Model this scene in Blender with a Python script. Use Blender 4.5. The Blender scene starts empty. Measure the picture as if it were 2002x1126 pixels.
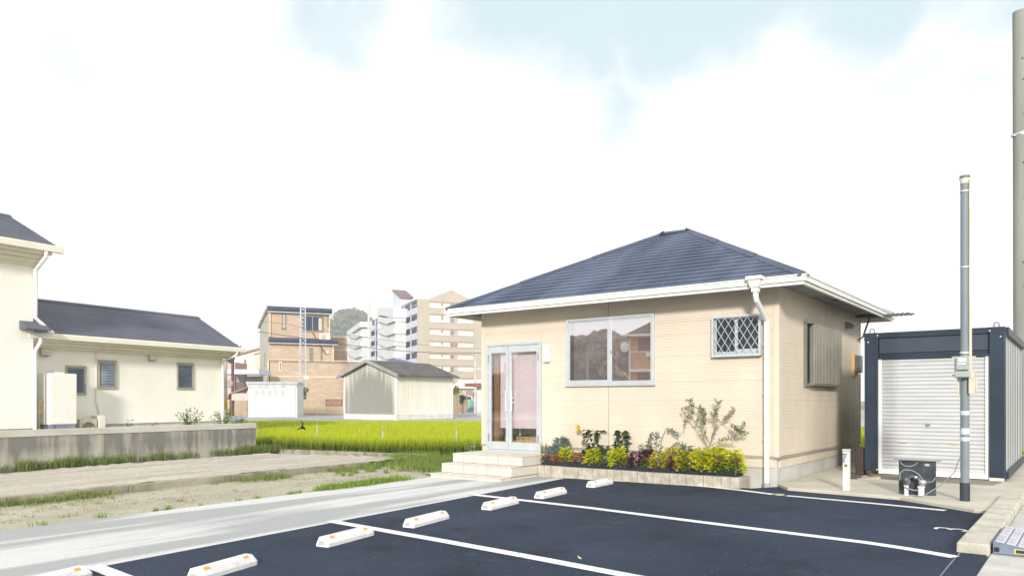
import bpy, math, random
import numpy as np
from mathutils import Vector, Matrix

# ------------------------------------------------------------------ camera, sky, sun, exposure
F, HZ, CX, H = 1460.0, 783.0, 1001.0, 1.4          # focal length / horizon of the photograph (2002 px wide), eye height
sc = bpy.context.scene
col = sc.collection
cam = bpy.data.cameras.new('camera'); camo = bpy.data.objects.new('camera', cam); col.objects.link(camo)
cam.sensor_width = 36; cam.lens = F / 2002 * 36; cam.shift_y = (HZ - 563) / 2002
cam.clip_end = 5000; cam.clip_start = .05
camo.location = (0, 0, H); camo.rotation_euler = (math.pi / 2, 0, 0)
sc.camera = camo

SUN_AZ = (-.16, -.987); SUN_EL = math.radians(19)
def make_world():
    w = bpy.data.worlds.new('World'); sc.world = w; w.use_nodes = True
    nt = w.node_tree; n = nt.nodes; l = nt.links; n.clear()
    out = n.new('ShaderNodeOutputWorld'); bg = n.new('ShaderNodeBackground'); l.new(bg.outputs[0], out.inputs[0])
    bg.inputs['Strength'].default_value = .1
    sky = n.new('ShaderNodeTexSky'); sky.sky_type = 'NISHITA'; sky.sun_disc = False
    sky.sun_elevation = SUN_EL; sky.sun_rotation = math.atan2(SUN_AZ[0], SUN_AZ[1])
    sky.air_density = 1; sky.dust_density = 1.2
    tc = n.new('ShaderNodeTexCoord'); sep = n.new('ShaderNodeSeparateXYZ'); l.new(tc.outputs['Generated'], sep.inputs[0])
    def m(op, a, b=None, c=None, clamp=False):
        x = n.new('ShaderNodeMath'); x.operation = op; x.use_clamp = clamp
        for i, v in enumerate((a, b, c)):
            if v is None: continue
            if isinstance(v, (int, float)): x.inputs[i].default_value = v
            else: l.new(v, x.inputs[i])
        return x.outputs[0]
    nz = n.new('ShaderNodeTexNoise'); nz.inputs['Scale'].default_value = 6.5; nz.inputs['Detail'].default_value = 9; nz.inputs['Roughness'].default_value = .56
    mp = n.new('ShaderNodeMapping'); mp.inputs['Scale'].default_value = (1, 1, 1.9); mp.inputs['Location'].default_value = (3.1, 1.4, .3)
    l.new(tc.outputs['Generated'], mp.inputs[0]); l.new(mp.outputs[0], nz.inputs['Vector'])
    # clear gaps in the cloud deck, each a direction with an angular size
    tot = None
    wz = n.new('ShaderNodeTexNoise'); wz.inputs['Scale'].default_value = 7; wz.inputs['Detail'].default_value = 7; l.new(tc.outputs['Generated'], wz.inputs['Vector'])
    w1_ = n.new('ShaderNodeVectorMath'); w1_.operation = 'SUBTRACT'; l.new(wz.outputs['Color'], w1_.inputs[0]); w1_.inputs[1].default_value = (.5, .5, .5)
    w2_ = n.new('ShaderNodeVectorMath'); w2_.operation = 'SCALE'; l.new(w1_.outputs[0], w2_.inputs[0]); w2_.inputs['Scale'].default_value = .2
    w3_ = n.new('ShaderNodeVectorMath'); w3_.operation = 'ADD'; l.new(w2_.outputs[0], w3_.inputs[0]); l.new(tc.outputs['Generated'], w3_.inputs[1])
    for (az, el, r, k, sx) in GAPS:
        d = Vector((math.sin(math.radians(az)) * math.cos(math.radians(el)), math.cos(math.radians(az)) * math.cos(math.radians(el)), math.sin(math.radians(el))))
        vm = n.new('ShaderNodeVectorMath'); vm.operation = 'SUBTRACT'; l.new(w3_.outputs[0], vm.inputs[0]); vm.inputs[1].default_value = d
        sc_ = n.new('ShaderNodeVectorMath'); sc_.operation = 'MULTIPLY'; l.new(vm.outputs[0], sc_.inputs[0]); sc_.inputs[1].default_value = (1 / sx, 1 / sx, 1)
        ln = n.new('ShaderNodeVectorMath'); ln.operation = 'LENGTH'; l.new(sc_.outputs[0], ln.inputs[0])
        g = m('MULTIPLY', m('SUBTRACT', 1.0, m('DIVIDE', ln.outputs['Value'], math.radians(r)), clamp=True), k)
        tot = g if tot is None else m('MAXIMUM', tot, g)
    # the deck thins out again overhead
    ov = m('MULTIPLY', m('SUBTRACT', sep.outputs['Z'], .62, clamp=True), 1.6)
    tot = m('MAXIMUM', tot, ov)
    nn = m('MULTIPLY_ADD', nz.outputs['Fac'], 2.6, -1.3)
    val = m('ADD', tot, m('MULTIPLY', nn, .34))
    ss = n.new('ShaderNodeMapRange'); ss.interpolation_type = 'SMOOTHSTEP'; l.new(val, ss.inputs['Value'])
    ss.inputs['From Min'].default_value = .0; ss.inputs['From Max'].default_value = 1.15
    ss.inputs['To Min'].default_value = 0; ss.inputs['To Max'].default_value = 1
    msk = m('MULTIPLY', ss.outputs[0], m('MULTIPLY', tot, 1.9, clamp=True))
    veil = n.new('ShaderNodeMixRGB'); veil.inputs[0].default_value = .86
    l.new(sky.outputs[0], veil.inputs[1]); veil.inputs[2].default_value = (5.05, 6.15, 6.45, 1)
    mix = n.new('ShaderNodeMixRGB'); l.new(msk, mix.inputs[0]); mix.inputs[1].default_value = (CLOUD, CLOUD * 1.0, CLOUD * 1.005, 1); l.new(veil.outputs[0], mix.inputs[2])
    l.new(mix.outputs[0], bg.inputs['Color'])
CLOUD = 7.9
GAPS = [(2, 28, 7.5, 1.5, 1.7), (11, 28, 7, 1.6, 1.7), (19, 27.6, 6.2, 1.6, 1.8), (27, 26.8, 6.2, 1.6, 1.8), (35, 26, 6.6, 1.6, 1.6), (5, 24.3, 4.8, 1.2, 1.25), (8.5, 22, 3.6, .95, 1.2), (27, 20.6, 3.2, .75, 2.6), (33, 19, 4, .65, 1.6), (-14.5, 27, 4, 1.1, 1.5), (-32, 23, 7, .55, 1.4)]
make_world()
sun = bpy.data.lights.new('sun', 'SUN'); sun.energy = 3.0; sun.angle = math.radians(6); sun.color = (1, .955, .89)
suno = bpy.data.objects.new('sun', sun); col.objects.link(suno)
suno.rotation_euler = Vector((-SUN_AZ[0] * math.cos(SUN_EL), -SUN_AZ[1] * math.cos(SUN_EL), -math.sin(SUN_EL))).to_track_quat('-Z', 'Y').to_euler()
vs = sc.view_settings; vs.view_transform = 'Standard'; vs.look = 'None'; vs.gamma = 1; vs.use_curve_mapping = False
vs.exposure = 0.66

# ------------------------------------------------------------------ helpers
rng = random.Random(7); nr = np.random.default_rng(7)
def G(px, py, dz=0.0):
    """point of the (slightly tilted) ground seen at a pixel of the photograph"""
    k = (px - CX) / F; Y = (H - dz + .0132 * 4.3) / ((py - HZ) / F + .0132 * k)
    return Vector((k * Y, Y, .0132 * (k * Y - 4.3) + dz))
def gz(X, dz=0.0): return .0132 * (X - 4.3) + dz
def at(px, py, Y): return Vector(((px - CX) / F * Y, Y, H + (HZ - py) / F * Y))
class Fr:
    """a building's own frame: x along its front, y into it"""
    def __init__(s, o, a): s.o = o; s.a = a; s.xa = (math.cos(a), math.sin(a)); s.ya = (-math.sin(a), math.cos(a))
    def w(s, x, y): return (s.o[0] + s.xa[0] * x + s.ya[0] * y, s.o[1] + s.xa[1] * x + s.ya[1] * y)
    def fx(s, px, y=0):
        k = (px - CX) / F; X, Y = s.w(0, y); return (k * Y - X) / (s.xa[0] - k * s.xa[1])
    def fy(s, px, x=0):
        k = (px - CX) / F; X, Y = s.w(x, 0); return (k * Y - X) / (s.ya[0] - k * s.ya[1])
    def z(s, py, x, y): return H + (HZ - py) / F * s.w(x, y)[1]
    def loc(s, p):
        dx, dy = p[0] - s.o[0], p[1] - s.o[1]
        return (dx * s.xa[0] + dy * s.xa[1], dx * s.ya[0] + dy * s.ya[1])

class MB:
    def __init__(s): s.v = []; s.f = []; s.m = []
    def add(s, vs, fs, mi=0):
        o = len(s.v); s.v += [tuple(v) for v in vs]
        for f in fs: s.f.append(tuple(i + o for i in f)); s.m.append(mi)
        return s
    def box(s, x0, x1, y0, y1, z0, z1, mi=0):
        return s.add([(x0, y0, z0), (x1, y0, z0), (x1, y1, z0), (x0, y1, z0), (x0, y0, z1), (x1, y0, z1), (x1, y1, z1), (x0, y1, z1)],
                     [(0, 3, 2, 1), (4, 5, 6, 7), (0, 1, 5, 4), (1, 2, 6, 5), (2, 3, 7, 6), (3, 0, 4, 7)], mi)
    def hexa(s, b, t, mi=0):
        n = len(b)
        return s.add(list(b) + list(t), [tuple(range(n - 1, -1, -1)), tuple(range(n, 2 * n))] + [(i, (i + 1) % n, n + (i + 1) % n, n + i) for i in range(n)], mi)
    def prism(s, poly, z0, z1, mi=0): return s.hexa([(p[0], p[1], z0) for p in poly], [(p[0], p[1], z1) for p in poly], mi)
    def exx(s, prof, x0, x1, mi=0): return s.hexa([(x0, y, z) for y, z in prof], [(x1, y, z) for y, z in prof], mi)
    def exy(s, prof, y0, y1, mi=0): return s.hexa([(x, y0, z) for x, z in prof], [(x, y1, z) for x, z in prof], mi)
    def ring(s, x0, x1, y0, y1, w, z0, z1, mi=0):
        o = [(x0, y0), (x1, y0), (x1, y1), (x0, y1)]; i = [(x0 + w, y0 + w), (x1 - w, y0 + w), (x1 - w, y1 - w), (x0 + w, y1 - w)]
        for k in range(4):
            j = (k + 1) % 4; s.prism([o[k], o[j], i[j], i[k]], z0, z1, mi)
        return s
    def frame(s, x0, x1, z0, z1, w, y0, y1, mi=0):       # upright rectangular frame in the xz plane
        s.box(x0, x0 + w, y0, y1, z0, z1, mi); s.box(x1 - w, x1, y0, y1, z0, z1, mi)
        s.box(x0 + w, x1 - w, y0, y1, z0, z0 + w, mi); s.box(x0 + w, x1 - w, y0, y1, z1 - w, z1, mi); return s
    def tube(s, pts, r, n=8, mi=0):
        pts = [Vector(p) for p in pts]; rs = r if isinstance(r, (list, tuple)) else [r] * len(pts)
        o = len(s.v); prev = None
        for i, p in enumerate(pts):
            d = (pts[min(i + 1, len(pts) - 1)] - pts[max(i - 1, 0)]).normalized()
            if prev is None:
                a = Vector((0, 0, 1)) if abs(d.z) < .9 else Vector((1, 0, 0)); u = d.cross(a).normalized()
            else: u = (prev - d * prev.dot(d)).normalized()
            prev = u; w = d.cross(u)
            for k in range(n):
                t = 2 * math.pi * k / n; s.v.append(tuple(p + (u * math.cos(t) + w * math.sin(t)) * rs[i]))
        for i in range(len(pts) - 1):
            for k in range(n):
                s.f.append((o + i * n + k, o + i * n + (k + 1) % n, o + (i + 1) * n + (k + 1) % n, o + (i + 1) * n + k)); s.m.append(mi)
        s.f.append(tuple(o + k for k in range(n - 1, -1, -1))); s.m.append(mi)
        e = o + (len(pts) - 1) * n; s.f.append(tuple(e + k for k in range(n))); s.m.append(mi)
        return s
    def ball(s, c, r, n=8, mi=0):
        rx, ry, rz = r if isinstance(r, tuple) else (r, r, r); o = len(s.v)
        for i in range(1, n):
            t = math.pi * i / n
            for k in range(2 * n):
                p = math.pi * k / n; s.v.append((c[0] + rx * math.sin(t) * math.cos(p), c[1] + ry * math.sin(t) * math.sin(p), c[2] + rz * math.cos(t)))
        s.v.append((c[0], c[1], c[2] + rz)); s.v.append((c[0], c[1], c[2] - rz)); T = len(s.v) - 2
        for k in range(2 * n):
            j = (k + 1) % (2 * n)
            s.f.append((T, o + k, o + j)); s.m.append(mi)
            for i in range(n - 2): s.f.append((o + i * 2 * n + k, o + (i + 1) * 2 * n + k, o + (i + 1) * 2 * n + j, o + i * 2 * n + j)); s.m.append(mi)
            b = o + (n - 2) * 2 * n; s.f.append((b + k, T + 1, b + j)); s.m.append(mi)
        return s
    def leaf(s, p, d, L, W, n=None, mi=0, droop=.15):
        p = Vector(p); d = Vector(d).normalized(); a = Vector(n) if n is not None else Vector((0, 0, 1))
        u = d.cross(a)
        if u.length < 1e-3: u = d.cross(Vector((1, 0, 0)))
        u.normalize(); w = u.cross(d)
        return s.add([p, p + d * L * .45 + u * W / 2 + w * W * .2, p + d * L - w * L * droop, p + d * L * .45 - u * W / 2 + w * W * .2], [(0, 1, 2), (0, 2, 3)], mi)

def link(o, parent=None):
    col.objects.link(o)
    if parent is not None: o.parent = parent
    return o
def obj(name, mb, mat, parent=None, loc=(0, 0, 0), rz=0, smooth=False, bevel=0, label=None):
    me = bpy.data.meshes.new(name); me.from_pydata(mb.v, [], mb.f)
    for m in (mat if isinstance(mat, (list, tuple)) else [mat]): me.materials.append(m)
    if any(mb.m): me.polygons.foreach_set('material_index', mb.m)
    if smooth: me.polygons.foreach_set('use_smooth', [True] * len(mb.f))
    me.update(); o = bpy.data.objects.new(name, me); o.location = loc; o.rotation_euler = (0, 0, rz); link(o, parent)
    if bevel:
        b = o.modifiers.new('bevel', 'BEVEL'); b.width = bevel; b.segments = 2; b.limit_method = 'ANGLE'; b.angle_limit = math.radians(40)
    if label: o['label'] = label
    return o
def pieces(name, mb, mat, parent=None, **k):
    """one object for each connected piece of mb"""
    p = list(range(len(mb.v)))
    def find(i):
        while p[i] != i: p[i] = p[p[i]]; i = p[i]
        return i
    for f in mb.f:
        for i in f[1:]: p[find(i)] = find(f[0])
    g = {}
    for f in mb.f: g.setdefault(find(f[0]), []).append(f)
    out = []
    for fs in g.values():
        ids = sorted({i for f in fs for i in f}); mp = {i: j for j, i in enumerate(ids)}; q = MB(); q.add([mb.v[i] for i in ids], [tuple(mp[i] for i in f) for f in fs]); out.append(obj(name, q, mat, parent, **k))
    return out
def npobj(name, verts, quads, mat, parent=None, loc=(0, 0, 0)):
    me = bpy.data.meshes.new(name); nv, nf = len(verts), len(quads)
    me.vertices.add(nv); me.vertices.foreach_set('co', verts.astype(np.float32).ravel())
    k = quads.shape[1]; me.loops.add(nf * k); me.loops.foreach_set('vertex_index', quads.astype(np.int32).ravel())
    me.polygons.add(nf); me.polygons.foreach_set('loop_start', np.arange(0, nf * k, k, dtype=np.int32)); me.polygons.foreach_set('loop_total', np.full(nf, k, dtype=np.int32))
    me.update(calc_edges=True); me.materials.append(mat)
    o = bpy.data.objects.new(name, me); o.location = loc; return link(o, parent)
def tag(o, label, cat, group=None):
    o['label'] = label; o['category'] = cat
    if group: o['group'] = group
    return o
def thing(name, label, cat, loc=(0, 0, 0), rz=0, group=None):
    o = bpy.data.objects.new(name, None); o.empty_display_size = .2; o.location = loc; o.rotation_euler = (0, 0, rz); link(o)
    return tag(o, label, cat, group)
def struct(o): o['kind'] = 'structure'; return o
def stuff(o, label, cat): o['kind'] = 'stuff'; return tag(o, label, cat)

# ------------------------------------------------------------------ materials
MATS = {}
def pm(name, c, rough=.75, var=.12, scale=3.0, bump=0.0, bscale=30.0, c2=None, thr=(.35, .65), metallic=0.0, spec=.35, st=(1, 1, 1), rz=0.0, fine=.0, fscale=80.0, detail=5, bdist=.02):
    m = bpy.data.materials.new(name); m.use_nodes = True; nt = m.node_tree; n = nt.nodes; l = nt.links
    b = n['Principled BSDF']; b.inputs['Roughness'].default_value = rough; b.inputs['Metallic'].default_value = metallic
    b.inputs['Specular IOR Level'].default_value = spec
    tc = n.new('ShaderNodeTexCoord'); mp = n.new('ShaderNodeMapping'); l.new(tc.outputs['Object'], mp.inputs[0])
    mr = n.new('ShaderNodeMapping'); mr.inputs['Rotation'].default_value = (0, 0, rz); l.new(tc.outputs['Object'], mr.inputs[0]); l.new(mr.outputs[0], mp.inputs[0])
    mp.inputs['Scale'].default_value = st
    nz = n.new('ShaderNodeTexNoise'); nz.inputs['Scale'].default_value = scale; nz.inputs['Detail'].default_value = detail; l.new(mp.outputs[0], nz.inputs['Vector'])
    rp = n.new('ShaderNodeValToRGB'); rp.color_ramp.elements[0].position = thr[0]; rp.color_ramp.elements[1].position = thr[1]
    a = [x * (1 - var) for x in c]; d = [min(1, x * (1 + var)) for x in c] if c2 is None else c2
    rp.color_ramp.elements[0].color = (*(a if c2 is None else c), 1); rp.color_ramp.elements[1].color = (*d, 1)
    l.new(nz.outputs['Fac'], rp.inputs[0]); last = rp.outputs[0]
    if fine:
        f = n.new('ShaderNodeTexNoise'); f.inputs['Scale'].default_value = fscale; f.inputs['Detail'].default_value = 3; l.new(mr.outputs[0], f.inputs['Vector'])
        mm = n.new('ShaderNodeMapRange'); l.new(f.outputs['Fac'], mm.inputs['Value']); mm.inputs['From Min'].default_value = .3; mm.inputs['From Max'].default_value = .7
        mm.inputs['To Min'].default_value = 1 - fine; mm.inputs['To Max'].default_value = 1 + fine
        mu = n.new('ShaderNodeVectorMath'); mu.operation = 'SCALE'; l.new(last, mu.inputs[0]); l.new(mm.outputs[0], mu.inputs['Scale']); last = mu.outputs[0]
    l.new(last, b.inputs['Base Color'])
    if bump:
        f2 = n.new('ShaderNodeTexNoise'); f2.inputs['Scale'].default_value = bscale; f2.inputs['Detail'].default_value = 4; l.new(mp.outputs[0], f2.inputs['Vector'])
        bp = n.new('ShaderNodeBump'); bp.inputs['Strength'].default_value = bump; bp.inputs['Distance'].default_value = bdist; l.new(f2.outputs['Fac'], bp.inputs['Height']); l.new(bp.outputs[0], b.inputs['Normal'])
    MATS[name] = m; return m
def leafmat(name, c1, c2, trans=.35, rough=.55):
    m = bpy.data.materials.new(name); m.use_nodes = True; nt = m.node_tree; n = nt.nodes; l = nt.links
    b = n['Principled BSDF']; b.inputs['Roughness'].default_value = rough; b.inputs['Specular IOR Level'].default_value = .3
    g = n.new('ShaderNodeNewGeometry'); rp = n.new('ShaderNodeValToRGB'); rp.color_ramp.elements[0].color = (*c1, 1); rp.color_ramp.elements[1].color = (*c2, 1)
    l.new(g.outputs['Random Per Island'], rp.inputs[0]); l.new(rp.outputs[0], b.inputs['Base Color'])
    t = n.new('ShaderNodeBsdfTranslucent'); l.new(rp.outputs[0], t.inputs[0]); mx = n.new('ShaderNodeMixShader'); mx.inputs[0].default_value = trans
    l.new(b.outputs[0], mx.inputs[1]); l.new(t.outputs[0], mx.inputs[2]); l.new(mx.outputs[0], n['Material Output'].inputs[0]); return m
def glassmat(name, tint=(.9, .9, .9), refl=.4):
    m = bpy.data.materials.new(name); m.use_nodes = True; nt = m.node_tree; n = nt.nodes; l = nt.links
    n.remove(n['Principled BSDF']); gl = n.new('ShaderNodeBsdfGlossy'); gl.inputs['Roughness'].default_value = .012; gl.inputs['Color'].default_value = (.97, .97, .97, 1)
    tr = n.new('ShaderNodeBsdfTransparent'); tr.inputs[0].default_value = (*tint, 1); mx = n.new('ShaderNodeMixShader')
    fr = n.new('ShaderNodeFresnel'); fr.inputs[0].default_value = 1.5; ad = n.new('ShaderNodeMath'); ad.operation = 'ADD'; ad.use_clamp = True; l.new(fr.outputs[0], ad.inputs[0]); ad.inputs[1].default_value = refl
    l.new(ad.outputs[0], mx.inputs[0]); l.new(tr.outputs[0], mx.inputs[1]); l.new(gl.outputs[0], mx.inputs[2]); l.new(mx.outputs[0], n['Material Output'].inputs[0]); return m

M_siding = pm('siding_cream', (.64, .56, .455), .6, .05, 1.2, fine=.03, fscale=40)
M_trim = pm('trim_cream', (.65, .56, .445), .6, .04)
M_found = pm('foundation_concrete', (.50, .49, .45), .85, .12, 1.6, bump=.15, bscale=60, fine=.05)
M_white = pm('white_paint', (.80, .80, .78), .4, .03, 3)
M_gutter = pm('gutter_white', (.74, .74, .70), .4, .06, 4)
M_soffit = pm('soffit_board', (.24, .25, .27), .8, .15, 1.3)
M_roof = pm('slate_blue', (.036, .054, .095), .55, .3, .9, c2=(.078, .106, .165), thr=(.38, .62), st=(1.6, .55, .55), bump=.12, bscale=25, spec=.35, fine=.08, fscale=30)
M_alu = pm('aluminium', (.56, .60, .62), .38, .05, 5, metallic=.35)
M_dark = pm('dark_void', (.02, .022, .025), .6, .1)
M_blind = pm('mauve_blind', (.80, .68, .69), .85, .03, 2, st=(6, 6, .4))
M_woodfloor = pm('brown_floor', (.62, .43, .20), .6, .2, 4, st=(6, .6, 1))
M_inwall = pm('room_wall', (.76, .60, .38), .8, .08)
M_glass = glassmat('pane_glass', (.97, .96, .97), .47)
M_glass2 = glassmat('door_glass', (.95, .95, .96), .07)
M_shutter = pm('shutter_box_metal', (.20, .19, .15), .45, .1, 3, metallic=.2)
M_tile = pm('step_tile', (.60, .56, .49), .45, .06, 3, bump=.05, bscale=60)
M_grout = pm('tile_grout', (.33, .29, .23), .9, .08)
M_steel = pm('steel', (.62, .62, .62), .25, .03, metallic=.9)
M_asphalt = pm('asphalt', (.017, .026, .046), .85, .3, .4, c2=(.032, .046, .076), bump=.5, bscale=160, fine=.34, fscale=75, spec=.18, bdist=.006)
def flecks(m, col_, scale, lo, hi, amt):
    n = m.node_tree.nodes; l = m.node_tree.links; b = n['Principled BSDF']; src = b.inputs['Base Color'].links[0].from_socket
    tc = n.new('ShaderNodeTexCoord'); f = n.new('ShaderNodeTexNoise'); f.inputs['Scale'].default_value = scale; f.inputs['Detail'].default_value = 2; l.new(tc.outputs['Object'], f.inputs['Vector'])
    r = n.new('ShaderNodeMapRange'); l.new(f.outputs['Fac'], r.inputs['Value']); r.inputs['From Min'].default_value = lo; r.inputs['From Max'].default_value = hi; r.inputs['To Max'].default_value = amt
    x = n.new('ShaderNodeMixRGB'); l.new(r.outputs[0], x.inputs[0]); l.new(src, x.inputs[1]); x.inputs[2].default_value = (*col_, 1); l.new(x.outputs[0], b.inputs['Base Color'])
flecks(M_asphalt, (.20, .22, .25), 26, .68, .73, .45); flecks(M_asphalt, (.07, .085, .11), 2.3, .60, .80, .5); flecks(M_asphalt, (.012, .016, .026), 1.1, .56, .72, .7)
M_line = pm('road_paint', (.40, .42, .44), .65, .0, 14, c2=(.79, .80, .79), thr=(.27, .42), fine=.07, fscale=60)
M_paving = pm('tile_kerb_concrete', (.47, .45, .39), .9, .2, 2.5, bump=.3, bscale=40, fine=.08)
M_block = pm('split_face_block', (.43, .395, .325), .9, .18, 7, bump=.8, bscale=28, fine=.08, fscale=60)
M_soil = pm('potting_soil', (.04, .028, .02), .95, .3, 20, bump=.6, bscale=50)
M_edging = pm('black_edging', (.018, .022, .032), .5, .2, 5)
M_navy = pm('navy_steel', (.013, .026, .046), .45, .25, 1.3, bump=.03, bscale=8, spec=.4)
M_shut_w = pm('roller_shutter', (.50, .51, .52), .5, .05, 2, st=(1, 1, 4))
M_pole_g = pm('grey_painted_pole', (.185, .225, .25), .5, .1, 3, st=(1, 1, .4))
M_conc = pm('pole_concrete', (.26, .27, .245), .85, .14, 1.5, st=(2, 2, .25), bump=.1, bscale=40)
M_plast = pm('white_plastic', (.60, .60, .58), .6, .0, 9, c2=(.76, .76, .745), thr=(.28, .5), bump=.05, bscale=50)
M_orange = pm('orange_reflector', (.85, .36, .03), .3, .05)
M_stucco = pm('cream_stucco', (.86, .84, .755), .85, .04, .8, bump=.28, bscale=5, bdist=.03, fine=.03, fscale=30)
M_stuccow = pm('cream_boards', (.76, .71, .59), .7, .04)
M_pltrim = pm('pale_trim', (.78, .75, .64), .6, .03)
M_roofL = pm('slate_grey', (.105, .113, .148), .7, .12, 1, bump=.1, bscale=15)
M_brown = pm('brown_frame', (.26, .22, .17), .5, .1)
M_dglass = pm('dark_glazing', (.03, .05, .085), .08, .2, 1, spec=.5)
M_gglass = pm('grey_glazing', (.20, .22, .22), .12, .2, 2, spec=.5)
M_curtain = pm('pale_curtain', (.45, .46, .45), .9, .15, 3, st=(6, 6, .5))

# ------------------------------------------------------------------ ground
alley_a, alley_b = G(0, 1037), G(860, 930)
AD = (alley_b - alley_a); AD.z = 0; AD.normalize(); AANG = math.atan2(AD.y, AD.x)
E0, E1 = G(100, 1126), G(1110, 934)
ED = (E1 - E0); ED.z = 0; ED.normalize()
def strip(a, b, n=1):
    return [a + (b - a) * i / n for i in range(n + 1)]
def sheet(name, pts, dz, mat):
    mb = MB(); mb.add([(p[0], p[1], gz(p[0], dz)) for p in pts], [tuple(range(len(pts)))])
    return struct(obj(name, mb, mat))
house = Fr((4.315, 12.09), math.atan2(-.607, .795))
hw = lambda x, y: Vector((*house.w(x, y), 0))

M_earth = pm('earth', (.20, .19, .12), .95, .2, .2, c2=(.14, .17, .06))
g = MB(); g.add([(-2500, -2500, -.55), (2500, -2500, -.55), (2500, 2500, -.55), (-2500, 2500, -.55)], [(0, 1, 2, 3)]); struct(obj('ground', g, M_earth))

M_alley = pm('worn_concrete', (.36, .37, .365), .85, .0, 1.0, c2=(.60, .60, .59), thr=(.475, .555), st=(.13, 1.15, 1), rz=-AANG, bump=.12, bscale=40, fine=.07, fscale=25, detail=9)
sheet('alley', [alley_a - AD * 14, alley_b, hw(-6.9, -1.2), hw(-6.4, .3), hw(-4.0, .3), hw(-3.9, -.5), E1 + Vector((.35, -.3, 0)), E0 + Vector((.3, -.3, 0)), E0 - ED * 12 + Vector((.3, -.3, 0))], 0, M_alley)
lot = [E0 - ED * 12, E0, E1, G(1130, 933), hw(-2.4, -.5), hw(-.3, -.4), hw(-.0, .05), G(1540, 953), G(1760, 974), G(1905, 999), G(1943, 1001), G(1895, 1062), G(1934, 1090), G(1912, 1128), Vector((4.0, -4, 0)), Vector((-9, -4, 0))]
sheet('parking_lot', lot, .004, M_asphalt)

def polyline_sheet(name, pxs, w, dz, mat):
    P = [G(*p) for p in pxs]; mb = MB(); L = []
    for i, p in enumerate(P):
        d = (P[min(i + 1, len(P) - 1)] - P[max(i - 1, 0)]); d.z = 0; d.normalize(); s = Vector((-d.y, d.x, 0)) * w / 2
        L += [(p.x + s.x, p.y + s.y, gz(p.x, dz)), (p.x - s.x, p.y - s.y, gz(p.x, dz))]
    mb.add(L, [(2 * i, 2 * i + 1, 2 * i + 3, 2 * i + 2) for i in range(len(P) - 1)]); return struct(obj(name, mb, mat))
for pts, w in (([(180, 1106), (250, 1133), (380, 1190)], .15), ([(645, 1019), (860, 1057), (1060, 1094), (1300, 1140)], .15), ([(922, 967), (1150, 993), (1400, 1025), (1690, 1061), (1770, 1073), (1868, 1090)], .15),
               ([(1200, 940), (1300, 945), (1390, 952.5), (1450, 959), (1512, 967)], .13), ([(1538, 969.5), (1700, 984), (1848, 998.5)], .12), ([(1092, 933.5), (1125, 935.5)], .10), ([(1131, 936), (1160, 938)], .08)):
    polyline_sheet('parking_line', pts, w, .009, M_line)
seam = polyline_sheet('asphalt_seam', [(1890, 1068), (1862, 1098), (1832, 1135)], .012, .0085, pm('pale_seam', (.2, .22, .25)))
# the painted bay number, read from the entrance side
fc = bpy.data.curves.new('bay_number', 'FONT'); fc.body = '3'; fc.size = .46; fc.align_x = 'CENTER'; fc.align_y = 'CENTER'; fc.offset = -.002
fo = bpy.data.objects.new('bay_number', fc); p3 = G(1863, 1036); fo.location = (p3.x, p3.y, gz(p3.x, .010)); fo.rotation_euler = (0, 0, math.atan2(.607, -.795) - math.pi / 2)
col.objects.link(fo); bpy.context.view_layer.update()
me3 = bpy.data.meshes.new_from_object(fo.evaluated_get(bpy.context.evaluated_depsgraph_get())); me3.materials.clear(); me3.materials.append(M_line)
n3 = bpy.data.objects.new('bay_number', me3); n3.location = fo.location; n3.rotation_euler = fo.rotation_euler; bpy.data.objects.remove(fo); link(n3); struct(n3)

# dirt strip between the alley and the raised field, the field and its kerb
c0, c1 = G(0, 972, .1), G(690, 905, .1); CD = (c1 - c0); CD.z = 0; CD.normalize(); CN = Vector((CD.y, -CD.x, 0))
M_dirt = pm('pale_dirt', (.37, .34, .26),   .95, .0, 1.3, c2=(.44, .425, .315), bump=.45, bscale=14, fine=.12, fscale=20, st=(.5, 1.3, 1), rz=-AANG, bdist=.05)
M_field = pm('tilled_soil', (.40, .36, .295), .95, .0, .9, c2=(.52, .475, .40), bump=.5, bscale=7, fine=.10, fscale=14, st=(.35, 2.2, 1), rz=-math.atan2(CD.y, CD.x), bdist=.07)
def bumpy(name, corners, nx, ny, dz, amp, mat, ridge=0):
    a, b, c, d = [Vector(p) for p in corners]; mb = MB(); V = []
    for j in range(ny + 1):
        for i in range(nx + 1):
            u, v = i / nx, j / ny; p = (a * (1 - u) + b * u) * (1 - v) + (d * (1 - u) + c * u) * v
            z = gz(p.x, dz) + amp * (rng.random() - .5) + ridge * math.sin(v * 2 * math.pi * 9 + math.sin(u * 11) * .8)
            V.append((p.x, p.y, z))
    mb.add(V, [(j * (nx + 1) + i, j * (nx + 1) + i + 1, (j + 1) * (nx + 1) + i + 1, (j + 1) * (nx + 1) + i) for j in range(ny) for i in range(nx)])
    return struct(obj(name, mb, mat, smooth=True))
bumpy('dirt_strip', [alley_a - AD * 12 + Vector((.12, -.08, 0)), hw(-5.9, -1.2), c1 + CD * 4 - CN * 1.2, c0 - CD * 10 - CN * 1.2], 90, 20, -.022, .03, M_dirt)
w0, w1 = G(0, 922, .1), G(500, 883, .1)
bumpy('field', [c0 - CD * 9, c1 + CD * 1.9, G(507, 886, .1), w0 - (w1 - w0).normalized() * 9], 110, 34, .1, .03, M_field, .014)
kb = MB(); a0 = c0 - CD * 9; a1 = c1 + CD * .4
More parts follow.
